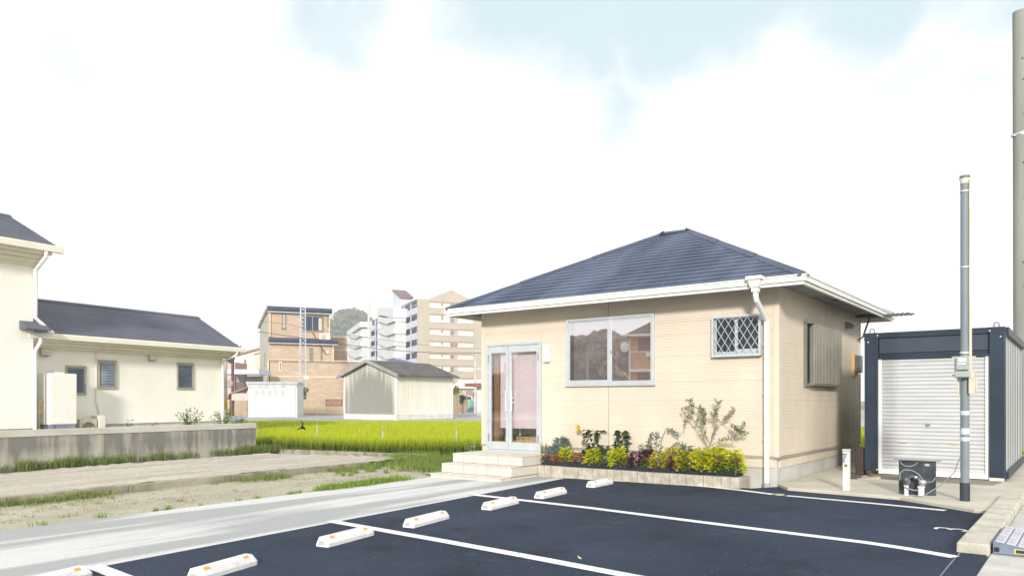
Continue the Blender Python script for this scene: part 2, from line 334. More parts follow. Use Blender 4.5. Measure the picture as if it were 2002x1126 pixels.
for i in range(9):
    p = a0 + (a1 - a0) * i / 9; q = a0 + (a1 - a0) * (i + .996) / 9
    kb.hexa([(p.x + CN.x * .1, p.y + CN.y * .1, gz(p.x, -.12)), (q.x + CN.x * .1, q.y + CN.y * .1, gz(q.x, -.12)), (q.x, q.y, gz(q.x, -.12)), (p.x, p.y, gz(p.x, -.12))],
            [(p.x + CN.x * .1, p.y + CN.y * .1, gz(p.x, .11)), (q.x + CN.x * .1, q.y + CN.y * .1, gz(q.x, .11)), (q.x, q.y, gz(q.x, .11)), (p.x, p.y, gz(p.x, .11))])
struct(obj('field_kerb', kb, pm('mossy_kerb', (.19, .18, .12), .95, 0, 2.5, c2=(.36, .33, .25), bump=.5, bscale=20, fine=.1), bevel=.012))

# low concrete edge of the rice paddy
re = MB(); r0, r1 = G(506, 884, .02), G(760, 893.5, .02); RD = (r1 - r0).normalized()
for i in range(6):
    p = r0 + (r1 - r0) * i / 6 * 1.25; q = r0 + (r1 - r0) * (i + .99) / 6 * 1.25
    re.hexa([(p.x, p.y, -.35), (q.x, q.y, -.35), (q.x, q.y + .13, -.35), (p.x, p.y + .13, -.35)], [(p.x, p.y, gz(p.x, .13)), (q.x, q.y, gz(q.x, .115 + .03 * rng.random())), (q.x, q.y + .13, gz(q.x, .13)), (p.x, p.y + .13, gz(p.x, .13))])
struct(obj('paddy_kerb', re, pm('old_kerb', (.17, .165, .11), .95, 0, 4, c2=(.37, .35, .28), bump=.6, bscale=20), bevel=.015))

# slab beside the house, right kerb, pavement
sl = [hw(-.02, .06), G(1540, 955, .03), G(1760, 973.5, .03), G(1905, 998, .03), G(1942, 998.5, .04), hw(3.6, .9), hw(4.2, 9), hw(0, 9)]
mb = MB(); mb.hexa([(p.x, p.y, gz(p.x, -.2)) for p in sl], [(p.x, p.y, gz(p.x, .05)) for p in sl])
struct(obj('side_slab', mb, pm('slab_concrete', (.46, .43, .35), .9, .0, 1.3, c2=(.58, .54, .45), bump=.2, bscale=50, fine=.08), bevel=.012))
kA, kB, kC, kD = G(1888, 1060, .1), G(1934.5, 1064, .1), G(2000, 972, .1), G(1944, 998, .06)
kk = MB()
dk = (kC - kB); dk.z = 0; dk.normalize(); sk = Vector((-dk.y, dk.x, 0)) * .27; sk.z = 0
segs = [(0, .93), (.94, 1.95), (1.96, 3.1), (3.11, 4.3)]
for s0, s1 in segs:
    p, q = kB + dk * s0, kB + dk * s1
    kk.hexa([(v.x, v.y, gz(v.x, -.2)) for v in (p, q, q + sk, p + sk)], [(v.x, v.y, gz(v.x, .10)) for v in (p, q, q + sk * .96, p + sk * .96)])
struct(obj('kerb', kk, pm('kerb_stone', (.42, .40, .33), .95, 0, 3.5, c2=(.58, .55, .46), bump=.6, bscale=18, fine=.1), bevel=.02))
pv = MB()
for i in range(9):
    for j in range(6):
        o = G(1930, 1094) - dk * 2.2 - sk / .27 * (-.02)
        p = o + dk * (.92 * i) - sk / .27 * (.46 * j + .02 + (.0 if True else 0)); a, b = dk * .912, -sk / .27 * .452
        pv.hexa([(v.x, v.y, gz(v.x, -.2)) for v in (p, p + b, p + a + b, p + a)], [(v.x, v.y, gz(v.x, .006)) for v in (p, p + b, p + a + b, p + a)])
struct(obj('pavement', pv, pm('paving_slab', (.50, .49, .45), .9, .12, 2.2, bump=.25, bscale=50, fine=.08), bevel=.006))

# ------------------------------------------------------------------ the small clinic-like house in front
HL = (4.315, 12.09, 0); HA = house.a
T = thing('small_house', 'small cream hip roofed house with blue slate tiles beside the asphalt car park', 'house', HL, HA)
PITCH = .047; ZB, ZT = .49, 3.27
def ribs(mb, a0, a1, z0, z1, f, out, mi=0):
    """horizontal ribbed siding between a0..a1; f maps (along, outward, z) to a point"""
    z = z0; P = []
    while z < z1 - 1e-4:
        k = math.floor(z / PITCH + 1e-6); e = min((k + 1) * PITCH, z1); big = (k % 10 == 0)
        g = .009 if big else .006
        P += [(out - (.007 if big else .0045), z), (out, min(z + g * .6, e)), (out + .001, max(e - g * .7, z + .001)), (out - .0045, e)]
        z = e
    n = len(P); V = [f(a0, o, zz) for o, zz in P] + [f(a1, o, zz) for o, zz in P]
    mb.add(V, [(i, n + i, n + i + 1, i + 1) for i in range(n - 1)], mi)
def rects(a0, a1, z0, z1, holes):
    xs = sorted({a0, a1, *[h[0] for h in holes], *[h[1] for h in holes]}); zs = sorted({z0, z1, *[h[2] for h in holes], *[h[3] for h in holes]})
    for i in range(len(xs) - 1):
        for j in range(len(zs) - 1):
            cx, cz = (xs[i] + xs[i + 1]) / 2, (zs[j] + zs[j + 1]) / 2
            if not any(h[0] < cx < h[1] and h[2] < cz < h[3] for h in holes): yield xs[i], xs[i + 1], zs[j], zs[j + 1]
WX0, WX1, WZ0, WZ1 = -4.08, -2.20, 1.70, 2.97
DX0, DX1, DZ0, DZ1 = -6.09, -4.67, .36, 2.59
GX0, GX1, GZ0, GZ1 = -1.08, -.27, 2.15, 2.81
wall = MB(); ff = lambda a, o, z: (a, -o, z)
holes = [(WX0 + .03, WX1 - .03, WZ0 + .03, WZ1 - .03), (DX0 + .03, DX1 - .03, .3, DZ1 - .03), (GX0 + .03, GX1 - .03, GZ0 + .03, GZ1 - .03)]
for r in rects(-6.22, -.075, ZB, ZT, holes): ribs(wall, r[0], r[1], r[2], r[3], ff, .0)
for r in rects(-6.2, -.05, .36, ZT, holes): wall.box(r[0], r[1], .012, .12, r[2], r[3])
obj('front_wall', wall, M_siding, T)
wall = MB(); fs = lambda a, o, z: (o, a, z)
ribs(wall, .075, 5.60, ZB, ZT, fs, 0.0); wall.box(-.12, -.012, .12, 5.6, .3, ZT)
wall.box(-6.2, -.12, 5.5, 5.6, .3, ZT); wall.box(-6.22, -6.12, .12, 5.5, .3, ZT)
M_sside = pm('siding_cream_side', (.64, .56, .455), .6, .05, 1.2, fine=.03, fscale=40)
def sidestain(m):                                                # greenish mould streaks low down at the far end
    n = m.node_tree.nodes; l = m.node_tree.links; b = n['Principled BSDF']; src = b.inputs['Base Color'].links[0].from_socket
    tc = n.new('ShaderNodeTexCoord'); mp = n.new('ShaderNodeMapping'); mp.inputs['Scale'].default_value = (2.6, 2.6, .45); l.new(tc.outputs['Object'], mp.inputs[0]); f = n.new('ShaderNodeTexNoise'); f.inputs['Scale'].default_value = 1.5; f.inputs['Detail'].default_value = 5; l.new(mp.outputs[0], f.inputs['Vector'])
    sx = n.new('ShaderNodeSeparateXYZ'); l.new(tc.outputs['Object'], sx.inputs[0]); out = f.outputs['Fac']
    for k, a, c in (('Y', 2.6, 4.6), ('Z', 1.8, .7)):
        r = n.new('ShaderNodeMapRange'); r.interpolation_type = 'SMOOTHSTEP'; l.new(sx.outputs[k], r.inputs['Value']); r.inputs['From Min'].default_value = a; r.inputs['From Max'].default_value = c; mu = n.new('ShaderNodeMath'); mu.operation = 'MULTIPLY'; l.new(out, mu.inputs[0]); l.new(r.outputs[0], mu.inputs[1]); out = mu.outputs[0]
    r = n.new('ShaderNodeMapRange'); l.new(out, r.inputs['Value']); r.inputs['From Min'].default_value = .12; r.inputs['From Max'].default_value = .5; r.inputs['To Max'].default_value = .75
    x = n.new('ShaderNodeMixRGB'); l.new(r.outputs[0], x.inputs[0]); l.new(src, x.inputs[1]); x.inputs[2].default_value = (.22, .20, .12, 1); l.new(x.outputs[0], b.inputs['Base Color'])
sidestain(M_sside)
obj('side_wall', wall, M_sside, T)
ct = MB(); ct.prism([(-.075, -.012), (.012, -.012), (.012, .075), (-.005, .075), (-.005, .005), (-.075, .005)], ZB, ZT)
ct.prism([(-6.235, -.012), (-6.15, -.012), (-6.15, .004), (-6.225, .004), (-6.225, .2), (-6.235, .2)], ZB, ZT)
ct.box(-.012, .010, 5.54, 5.612, ZB, ZT)
pieces('corner_trim', ct, M_trim, T)
jn = MB(); jn.box(-3.158, -3.146, -.004, .004, ZB, WZ0); jn.box(-3.158, -3.146, -.004, .004, WZ1, ZT); jn.box(-.004, .004, 2.8, 2.812, ZB, ZT); pieces('panel_joint', jn, pm('joint_sealant', (.40, .33, .25)), T)
fd = MB(); fd.box(DX1 + .02, -.03, .02, .14, -.3, ZB - .02); fd.box(-6.19, DX0 - .0, .02, .14, -.3, ZB - .02); fd.box(-.15, -.03, .142, 5.57, -.3, ZB - .02); fd.box(-6.19, -6.05, .142, 5.57, -.3, ZB - .02); fd.box(DX0, DX1 + .02, .03, .14, -.3, .34)
obj('foundation', fd, M_found, T)
fl = MB(); fl.box(DX1 + .01, .022, -.022, .0, ZB - .035, ZB); fl.box(0, .022, 0, 5.62, ZB - .035, ZB); fl.box(-6.24, DX0 - .01, -.022, 0, ZB - .035, ZB)
obj('base_flashing', fl, pm('flashing', (.33, .30, .25), .5), T)

# soffit, gutters, roof
EX0, EX1, EY0, EY1 = -6.78, .59, -.59, 6.19
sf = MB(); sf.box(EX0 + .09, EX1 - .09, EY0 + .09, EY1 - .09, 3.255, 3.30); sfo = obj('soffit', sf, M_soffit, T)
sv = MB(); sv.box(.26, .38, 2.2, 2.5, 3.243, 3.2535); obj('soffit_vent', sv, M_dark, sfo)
gu = MB(); gu.ring(EX0, EX1, EY0, EY1, .10, 3.215, 3.30); gu.ring(EX0 - .015, EX1 + .015, EY0 - .015, EY1 + .015, .02, 3.292, 3.318); gu.ring(EX0 + .03, EX1 - .03, EY0 + .03, EY1 - .03, .05, 3.165, 3.213)
obj('gutter', gu, M_gutter, T, bevel=.004)
RX0, RX1, RY0, RY1, RZ = EX0 + .02, EX1 - .02, EY0 + .02, EY1 - .02, 3.305
RIDZ = 5.04; Ra, Rb = Vector((-3.42, 2.8, RIDZ)), Vector((-2.80, 2.8, RIDZ))
def hipface(mb, A, B, RA, RB, rows):
    A, B, RA, RB = map(Vector, (A, B, RA, RB)); nrm = (B - A).cross((RA + RB) / 2 - (A + B) / 2).normalized()
    for k in range(rows):
        t0, t1 = k / rows, min(1, (k + 1.0) / rows)
        p0, p1, q0, q1 = A.lerp(RA, t0), B.lerp(RB, t0), A.lerp(RA, t1), B.lerp(RB, t1)
        lo, hi = nrm * .015, nrm * .003
        mb.add([p0 + nrm * -.004, p1 + nrm * -.004, p1 + lo, p0 + lo, q1 + hi, q0 + hi], [(0, 1, 2, 3), (3, 2, 4, 5)])
c4 = [Vector((RX0, RY0, RZ)), Vector((RX1, RY0, RZ)), Vector((RX1, RY1, RZ)), Vector((RX0, RY1, RZ))]
rf = MB()
hipface(rf, c4[0], c4[1], Ra, Rb, 18); hipface(rf, c4[1], c4[2], Rb, Rb, 18); hipface(rf, c4[2], c4[3], Rb, Ra, 18); hipface(rf, c4[3], c4[0], Ra, Ra, 18)
roof = obj('roof', rf, M_roof, T)
hc = MB()
def cap(p, q, nseg=3):
    p, q = Vector(p), Vector(q); up = Vector((0, 0, .02))
    d = (q - p).normalized(); s = d.cross(Vector((0, 0, 1))).normalized()
    for i in range(nseg):
        a = p + (q - p) * i / nseg + up; b = p + (q - p) * (i + 1.04) / nseg + up; e = .003
        hc.add([a - s * .10 - Vector((0, 0, .035)), a + Vector((0, 0, .03 + e)), a + s * .10 - Vector((0, 0, .035)), b - s * .09 - Vector((0, 0, .04)), b + Vector((0, 0, .022)), b + s * .09 - Vector((0, 0, .04))], [(0, 1, 4, 3), (1, 2, 5, 4), (0, 2, 1)])
for k, r in ((0, Ra), (1, Rb), (2, Rb), (3, Ra)): cap(c4[k], r)
cap(Ra, Rb, 1)
obj('ridge_cap', hc, pm('ridge_metal', (.050, .065, .11), .45, .15), roof)

# downpipe with hopper
dp = MB(); dx = -.165
hop = MB(); hop.hexa([(dx - .07, -.66, 3.17), (dx + .07, -.66, 3.17), (dx + .07, -.53, 3.17), (dx - .07, -.53, 3.17)], [(dx - .10, -.69, 3.285), (dx + .10, -.69, 3.285), (dx + .10, -.52, 3.285), (dx - .10, -.52, 3.285)])
hop.box(dx - .125, dx + .125, -.71, -.51, 3.287, 3.345); hop.box(dx - .055, dx + .055, -.645, -.54, 3.10, 3.168)
dp.tube([(dx, -.59, 3.12), (dx, -.59, 3.04), (dx, -.56, 2.98), (dx, -.12, 2.72), (dx, -.085, 2.68), (dx, -.085, .06)], .043, 12)
for z in (2.3, 1.5, .75): dp.tube([(dx, -.085, z), (dx, -.085, z + .04)], .049, 12); dp.box(dx - .012, dx + .012, -.05, .0, z, z + .03)
dpo = obj('downpipe', dp, M_white, T, smooth=False); obj('hopper', hop, M_gutter, dpo, bevel=.006)
sk_ = MB(); sk_.tube([(dx, -.085, -.08), (dx, -.085, .07)], .056, 12); obj('pipe_socket', sk_, pm('grey_pvc', (.35, .37, .38)), dpo)

# big sliding window: frame, two panes, blind behind
wf = MB(); wf.frame(WX0, WX1, WZ0, WZ1, .045, -.045, .02); wm = (WX0 + WX1) / 2 + .02
wf.box(wm - .025, wm + .025, -.034, .018, WZ0 + .046, WZ1 - .046)
wf.frame(WX0 + .047, wm - .027, WZ0 + .047, WZ1 - .047, .022, -.02, .01); wf.frame(wm + .027, WX1 - .047, WZ0 + .047, WZ1 - .047, .022, -.032, -.004)
wf.box(WX0 + .07, wm - .03, -.018, .009, WZ0 + .07, WZ0 + .09)
wf.box(WX0 - .02, WX1 + .02, -.055, .0, WZ0 - .028, WZ0 - .002)
W = obj('window', wf, M_alu, T, bevel=.003)
p1 = MB(); p1.box(WX0 + .06, wm - .04, -.008, -.003, WZ0 + .06, WZ1 - .06); obj('pane', p1, M_glass, W)
p1 = MB(); p1.box(wm + .04, WX1 - .06, -.020, -.015, WZ0 + .06, WZ1 - .06); obj('pane', p1, M_glass, W)
lt = MB(); lt.box(wm + .03, wm + .055, -.045, -.033, 2.28, 2.34); obj('window_latch', lt, M_steel, W)
bl = MB(); bl.box(WX0 + .135, WX1 - .05, .04, .046, WZ0 + .03, WZ1 - .03); obj('blind', bl, M_blind, W)
wr = MB(); wr.box(WX0 + .04, WX0 + .13, .03, .11, WZ0 + .0, WZ1 - .1); obj('wooden_post', wr, pm('varnished_wood', (.32, .17, .07), .5), W)
# grated window
gf = MB(); gf.frame(GX0, GX1, GZ0, GZ1, .045, -.03, .02); gm = (GX0 + GX1) / 2 - .02; gf.box(gm - .025, gm + .025, -.025, .015, GZ0 + .046, GZ1 - .046); gf.box(GX0 + .046, gm - .026, -.02, .01, GZ0 + .046, GZ0 + .075); gf.box(gm + .026, GX1 - .046, -.02, .01, GZ0 + .046, GZ0 + .11)
GW = obj('window', gf, M_alu, T, bevel=.003)
p1 = MB(); p1.box(GX0 + .045, GX1 - .045, -.004, .002, GZ0 + .045, GZ1 - .045); obj('pane', p1, pm('dusky_glass', (.03, .045, .06), .1, .15, spec=.5), GW)
gr = MB(); gr.frame(GX0 - .015, GX1 + .015, GZ0 - .015, GZ1 + .015, .038, -.105, -.07)
for x in (GX0 - .013, GX1 - .018):
    for z in (GZ0 - .013, GZ1 - .018): gr.box(x, x + .03, -.072, .0, z, z + .03)
gx0, gx1, gz0, gz1 = GX0 + .022, GX1 - .022, GZ0 + .022, GZ1 - .022; nb = 6; sp = (gx1 - gx0) / nb; slope = 1.62; hgt = gz1 - gz0
for sgn in (1, -1):
    k = -12
    while k < 18:
        x0 = gx0 + sp * (k + .5); pts = []
        # clip line z = gz0 + sgn*slope*(x-x0)
        lo, hi = (x0, x0 + sgn * hgt / slope); a, b = min(lo, hi), max(lo, hi); a2, b2 = max(a, gx0), min(b, gx1)
        if b2 - a2 > .01:
            za, zb = [gz0 + sgn * slope * (x - x0) for x in (a2, b2)]
            yy = -.082 if sgn > 0 else -.094; gr.tube([(a2, yy, za), (b2, yy, zb)], .0066, 4)
        k += 1
obj('lattice_grille', gr, M_alu, GW)
# storm shutter box on the side wall
SY0, SY1, SZ0, SZ1 = 1.42, 3.43, 1.71, 2.76
sb = MB(); sb.frame(0, 0, 0, 0, 0, 0, 0) if False else None
sb.box(.0, .05, SY0 - .06, SY1 + .02, SZ0 - .06, SZ0); sb.box(.0, .125, SY0 - .06, SY1 + .02, SZ1, SZ1 + .04); sb.box(.0, .05, SY0 - .06, SY0, SZ0, SZ1); sb.box(.0, .13, SY1, SY1 + .02, SZ0, SZ1); sb.box(.05, .125, SY0 + .14, SY1, SZ0 - .04, SZ0)
SB = obj('shutter_window', sb, pm('bronze_frame', (.17, .165, .14), .45), T, label='grey storm shutter box on the side wall')
vd = MB(); vd.box(.004, .03, SY0, SY0 + .3, SZ0, SZ1); obj('pane', vd, M_dglass, SB)
sp_ = MB(); n_ = 19; y0 = SY0 + .14; wv = (SY1 - y0) / n_
for i in range(n_):
    a = y0 + i * wv; sp_.prism([(.05, a), (.112, a), (.112, a + wv * .25), (.135, a + wv * .4), (.135, a + wv * .85), (.112, a + wv * .999), (.05, a + wv * .999)], SZ0 + .001, SZ1 - .001)
obj('shutter_panel', sp_, M_shutter, SB)
# vent hood, meter board, lamp, doorbell
vh = MB(); vh.exy([(.0, 2.90), (.17, 2.88), (.17, 2.93), (.10, 3.01), (.0, 3.04)], 4.26, 4.44); obj('vent_hood', vh, pm('vent_metal', (.22, .22, .20), .5), T, bevel=.01)
mbd = MB(); mbd.box(.0, .05, 4.86, 5.16, 1.92, 2.40); MBO = obj('meter_board', mbd, pm('plywood', (.55, .36, .14), .7, .1, 4), T)
mm_ = MB(); mm_.box(.05, .16, 4.9, 5.12, 2.0, 2.36); obj('meter', mm_, pm('dark_meter', (.10, .11, .12), .3), MBO, bevel=.015)
lx0, lx1 = house.fx(1064, -.05), house.fx(1075, -.05); lz0, lz1 = house.z(708, lx0, -.05), house.z(677, lx0, -.05)
lp = MB(); lp.box(lx0, lx1, -.11, .0, lz0, lz1); LPO = obj('wall_lamp', lp, pm('opal_plastic', (.85, .84, .86), .35, .01), T, bevel=.03)
# slatted awning edge sticking out behind the far end of the side eave
aw = MB()
axe = house.fx(1783, 5.3); azz = house.z(621, .2, 5.2)
for i in range(12):
    x = -.05 + i * (axe + .05) / 12; aw.box(x, x + .06, 5.15, 5.6, azz + .03, azz + .05)
aw.box(-.1, axe, 5.12, 5.15, azz, azz + .03); aw.box(-.1, axe, 5.6, 5.63, azz + .05, azz + .075); aw.tube([(.02, 5.3, 2.72), (.12, 5.3, 2.78), (.25, 5.3, azz - .01)], .02, 6)
obj('awning_rack', aw, pm('rack_metal', (.10, .085, .06), .6), T)

# double door: frame, two leaves, glass, handles, blind, room behind
df = MB(); df.frame(DX0, DX1, DZ0 - .03, DZ1, .055, -.05, .06); D = obj('door', df, M_alu, T, bevel=.003)
dm = house.fx(994.5, -.02)
def leafdoor(x0, x1, hand):
    l = MB(); l.box(x0, x0 + .065, -.03, .02, DZ0 + .03, DZ1 - .06); l.box(x1 - .065, x1, -.03, .02, DZ0 + .03, DZ1 - .06); l.box(x0 + .066, x1 - .066, -.03, .02, DZ0 + .03, DZ0 + .19); l.box(x0 + .066, x1 - .066, -.03, .02, DZ1 - .20, DZ1 - .06)
    lo = obj('door_leaf', l, M_alu, D, bevel=.003)
    g_ = MB(); g_.box(x0 + .06, x1 - .06, -.008, -.003, DZ0 + .18, DZ1 - .19); obj('pane', g_, M_glass2, lo)
    h = MB()
    for hx in hand:
        h.tube([(hx, -.075, 1.18), (hx, -.075, 1.60)], .016, 10); h.tube([(hx, -.075, 1.36), (hx, -.02, 1.36)], .011, 6); h.tube([(hx, -.075, 1.46), (hx, -.02, 1.46)], .011, 6)
    obj('handle', h, pm('satin_handle', (.74, .74, .74), .4) if 'satin_handle' not in MATS else MATS['satin_handle'], lo)
    hg = MB(); hx = x1 - .02 if x1 > dm + .1 else x0 + .02
    for z in (2.2, .55): hg.box(hx - .015, hx + .015, -.04, -.031, z, z + .16)
    pieces('hinge', hg, M_steel, lo)
leafdoor(DX0 + .057, dm - .004, [dm - .035]); leafdoor(dm + .004, DX1 - .057, [dm + .11])
db = MB(); db.box(DX0 + .28, DX1 - .06, .10, .108, DZ0 + .47, DZ1 - .10); DB = obj('blind', db, M_blind, D)
bp_ = MB(); bp_.tube([(DX1 - .62, .09, DZ0 + .47), (DX1 - .62, .09, DZ0 + .36)], .004, 5); bp_.ball((DX1 - .62, .09, DZ0 + .34), .02, 5); obj('pull_cord', bp_, M_white, DB)
wp = MB(); wp.box(DX0 + .08, DX0 + .22, .13, .25, DZ0, DZ1); obj('wooden_post', wp, MATS['varnished_wood'], D)
rm = MB(); rm.box(-6.1, -.2, .14, 5.4, .28, .35); rmo = obj('room_floor', rm, M_woodfloor, T)
rw = MB(); rw.box(-6.1, -.2, 2.6, 2.68, .36, 3.2); rw.box(-4.45, -4.4, .14, 2.6, .36, 3.2); obj('room_partition', rw, M_inwall, T)
rw = MB(); rw.box(-6.08, -4.46, .5, 2.59, .351, .64); obj('raised_floor', rw, M_woodfloor, T)

# ------------------------------------------------------------------ tiled entrance steps
ST = thing('entrance_steps', 'three tier cream tiled steps in front of the glass double door', 'steps', HL, HA)
core = MB(); tl = MB(); SX0, SX1 = -6.12, -4.39
tiers = [(-1.05, .355), (-1.38, .175), (-1.70, .0)]
for i, (yf, zt) in enumerate(tiers):
    zb = -.14 if i == 2 else tiers[i + 1][1] - .03; zb = -.16
    core.box(SX0 + .012, SX1 - .012 - .002 * i, yf + .012, (tiers[i - 1][0] + .008 if i else -.01), zb, zt - .012)
    yb = tiers[i - 1][0] - .001 if i else -.055; nx = 6; w = (SX1 - SX0) / nx; ny = 1 if i else 3; d = (yb - yf) / ny
    for a in range(nx):
        for b in range(ny): tl.box(SX0 + a * w + .005, SX0 + (a + 1) * w - .005, yf + b * d + .003 - (.012 if b == 0 else 0), yf + (b + 1) * d - .003, zt - .012, zt)
    zl = tiers[i + 1][1] if i < 2 else -.16
    for a in range(nx): tl.box(SX0 + a * w + .005, SX0 + (a + 1) * w - .005, yf, yf + .012, zl + .004, zt - .016)
    ylen = -yf - .06; m_ = max(1, round(ylen / .33)); e = ylen / m_; z2 = zl if i < 2 else -.16
    for a in range(m_):
        y_ = yf + a * e; tl.box(SX1 - .012, SX1, y_ + .014, y_ + e - .003, z2 + .004, zt - .016); tl.box(SX0, SX0 + .012, y_ + .014, y_ + e - .003, z2 + .004, zt - .016)
obj('step_core', core, M_grout, ST); obj('step_tiles', tl, M_tile, ST, bevel=.003)

# ------------------------------------------------------------------ flower bed: block kerb, black edging, soil
kb = MB(); BX0, BX1, BY = -4.385, -.44, -.56; nb = 13; w = (BX1 - BX0) / nb
for i in range(nb):
    x0, x1 = BX0 + i * w + .004, BX0 + (i + 1) * w - .004; xm = (x0 + x1) / 2; j = rng.uniform(-.004, .004)
    for p, q in ((x0, xm - .002), (xm + .002, x1)):
        kb.box(p, q, BY + rng.uniform(-.004, .004), BY + .10, -.1, .165 + j)
for k in range(1, 3): kb.box(BX1 - .104, BX1 - .004, BY + .10 + (k - 1) * .2 + .006, BY + .10 + k * .2, -.1, .165)
kbo = obj('planter_kerb', kb, M_block, None, HL, HA, bevel=.006); tag(kbo, 'low tan split block kerb around the flower bed', 'kerb')
eg = MB(); x = BX0 + .06
while x < BX1 - .12:
    eg.box(x, x + .042, BY + .115 + rng.uniform(-.003, .003), BY + .15, .1, .262 + rng.uniform(-.004, .004)); x += .046
y = BY + .16
while y < -.06: eg.box(BX1 - .165, BX1 - .13, y, y + .042, .1, .26); y += .046
ego = obj('bed_edging', eg, M_edging, None, HL, HA, bevel=.004); tag(ego, 'black ribbed plastic edging standing behind the block kerb', 'edging')
so = MB(); so.box(BX0, BX1 - .15, BY + .12, .018, .0, .215); sob = obj('bed_soil', so, M_soil, None, HL, HA); struct(sob)

# ------------------------------------------------------------------ plants of the flower bed
LM = dict(silver=leafmat('leaf_silver', (.13, .19, .17), (.26, .33, .31)), dark=leafmat('leaf_dark', (.02, .05, .02), (.06, .11, .04)), lime=leafmat('leaf_lime', (.46, .52, .015), (.74, .74, .04), .4),
          gold=leafmat('leaf_gold', (.40, .37, .02), (.70, .62, .04), .4), green=leafmat('leaf_green', (.06, .13, .03), (.16, .24, .05)), red=leafmat('petal_red', (.55, .06, .03), (.72, .20, .06), .3),
          orange=leafmat('leaf_orange', (.30, .10, .03), (.52, .22, .05), .3), purple=leafmat('leaf_purple', (.05, .012, .03), (.16, .03, .08)), maroon=leafmat('leaf_maroon', (.10, .035, .03), (.22, .09, .05)),
          magenta=leafmat('petal_magenta', (.30, .01, .12), (.5, .03, .22), .3), pink=leafmat('petal_pink', (.45, .16, .22), (.62, .3, .34), .3), yellow=leafmat('petal_yellow', (.75, .50, .01), (.85, .66, .02), .3), blue=leafmat('petal_blue', (.10, .10, .35), (.2, .2, .5), .3),
          olive=leafmat('leaf_olive', (.09, .14, .05), (.24, .30, .13), .25), white=leafmat('petal_white', (.7, .68, .6), (.85, .83, .75), .3), bark=pm('bark', (.30, .25, .18), .9, .2, 20), stem=pm('green_stem', (.16, .22, .08), .7, .15, 10))
def bush_mesh(N, r, hgt, L, W, up=.5, shell=.5, droop=.25, taper=0.0, arr=None):
    m = MB()
    for _ in range(N):
        t = rng.random() * 2 * math.pi; u = rng.random() ** shell; ph = rng.random()
        rr = r * u * (1 - taper * ph) * math.sqrt(max(.05, 1 - (ph * .92) ** 2.2)); p = Vector((math.cos(t) * rr, math.sin(t) * rr, hgt * ph))
        d = Vector((math.cos(t + rng.uniform(-.7, .7)), math.sin(t + rng.uniform(-.7, .7)), up + rng.uniform(-.5, .5)))
        s = rng.uniform(.65, 1.2); m.leaf(p, d, L * s, W * s, (rng.uniform(-.5, .5), rng.uniform(-.5, .5), 1), droop=droop)
    return m
def stems_mesh(n, r, hgt, rad=.004):
    m = MB()
    for i in range(n):
        t = rng.random() * 6.28; m.tube([(0, 0, -.02), (math.cos(t) * r * .3, math.sin(t) * r * .3, hgt * .5), (math.cos(t) * r * .7, math.sin(t) * r * .7, hgt * .95)], [rad, rad * .8, rad * .5], 5)
    return m
def flowers_mesh(n, r, hgt, size, z0=.7):
    m = MB()
    for i in range(n):
        t = rng.random() * 6.28; q = math.sqrt(rng.random()) * r; c = Vector((math.cos(t) * q, math.sin(t) * q, hgt * rng.uniform(z0, 1.05)))
        for k in range(6):
            a = k * math.pi / 3 + rng.random() * .4; m.leaf(c, (math.cos(a), math.sin(a), .5), size, size * .6, droop=.3)
    return m
PG = 'plants of the flower bed'
SOILZ = .215
def bed(px, yl): return house.fx(px, yl)
def bedplant(name, label, cat, px, yl, top, r, N, L, W, leaf, up=.5, fl=None, nfl=0, fs=.03, shell=.5, droop=.25, nst=5, taper=0):
    x = bed(px, yl); hgt = max(.06, house.z(top, x, yl) - SOILZ); X, Y = house.w(x, yl)
    t = thing(name, label, cat, (X, Y, SOILZ), rng.random() * 6, PG); r *= 1.2; N = int(N * 1.25)
    obj('leaves', bush_mesh(N, r, hgt, L, W, up, shell, droop, taper), LM[leaf], t)
    obj('stems', stems_mesh(nst, r, hgt * .9), LM['stem'], t)
    if fl:
        fm = flowers_mesh(1, 0, 0, fs); f0 = obj('flower', fm, LM[fl], t)
        for k in range(nfl):
            f = f0 if k == 0 else link(f0.copy(), t); a = rng.random() * 6.28; q = math.sqrt(rng.random()) * r; f.location = (math.cos(a) * q, math.sin(a) * q, hgt * rng.uniform(.7, 1.05)); f.rotation_euler = (rng.uniform(-.5, .5), rng.uniform(-.5, .5), a)
    return t
bedplant('silver_shrub', 'tall silver grey shrub at the left end of the flower bed next to the door', 'plant', 1097, -.16, 858, .17, 260, .085, .04, 'silver', .9, nst=9)
bedplant('silver_shrub', 'small silver grey bush tucked behind the orange flowers nearest the steps', 'plant', 1076, -.22, 874, .10, 110, .06, .022, 'silver', 1.0, 'blue', 8, .014, nst=8)
bedplant('dark_shrub', 'bushy dark green plant with broad leaves standing alone right of the sunflower', 'plant', 1215, -.14, 843, .09, 85, .12, .085, 'dark', .2, nst=5, droop=.4)
bedplant('eucalyptus_shrub', 'blue grey eucalyptus with round leaves in the middle of the bed', 'plant', 1279, -.13, 846, .13, 90, .07, .05, 'silver', .6, nst=6)
bedplant('eucalyptus_shrub', 'low blue grey eucalyptus left of the round leaved one', 'plant', 1262, -.2, 868, .12, 90, .07, .04, 'silver', .5)
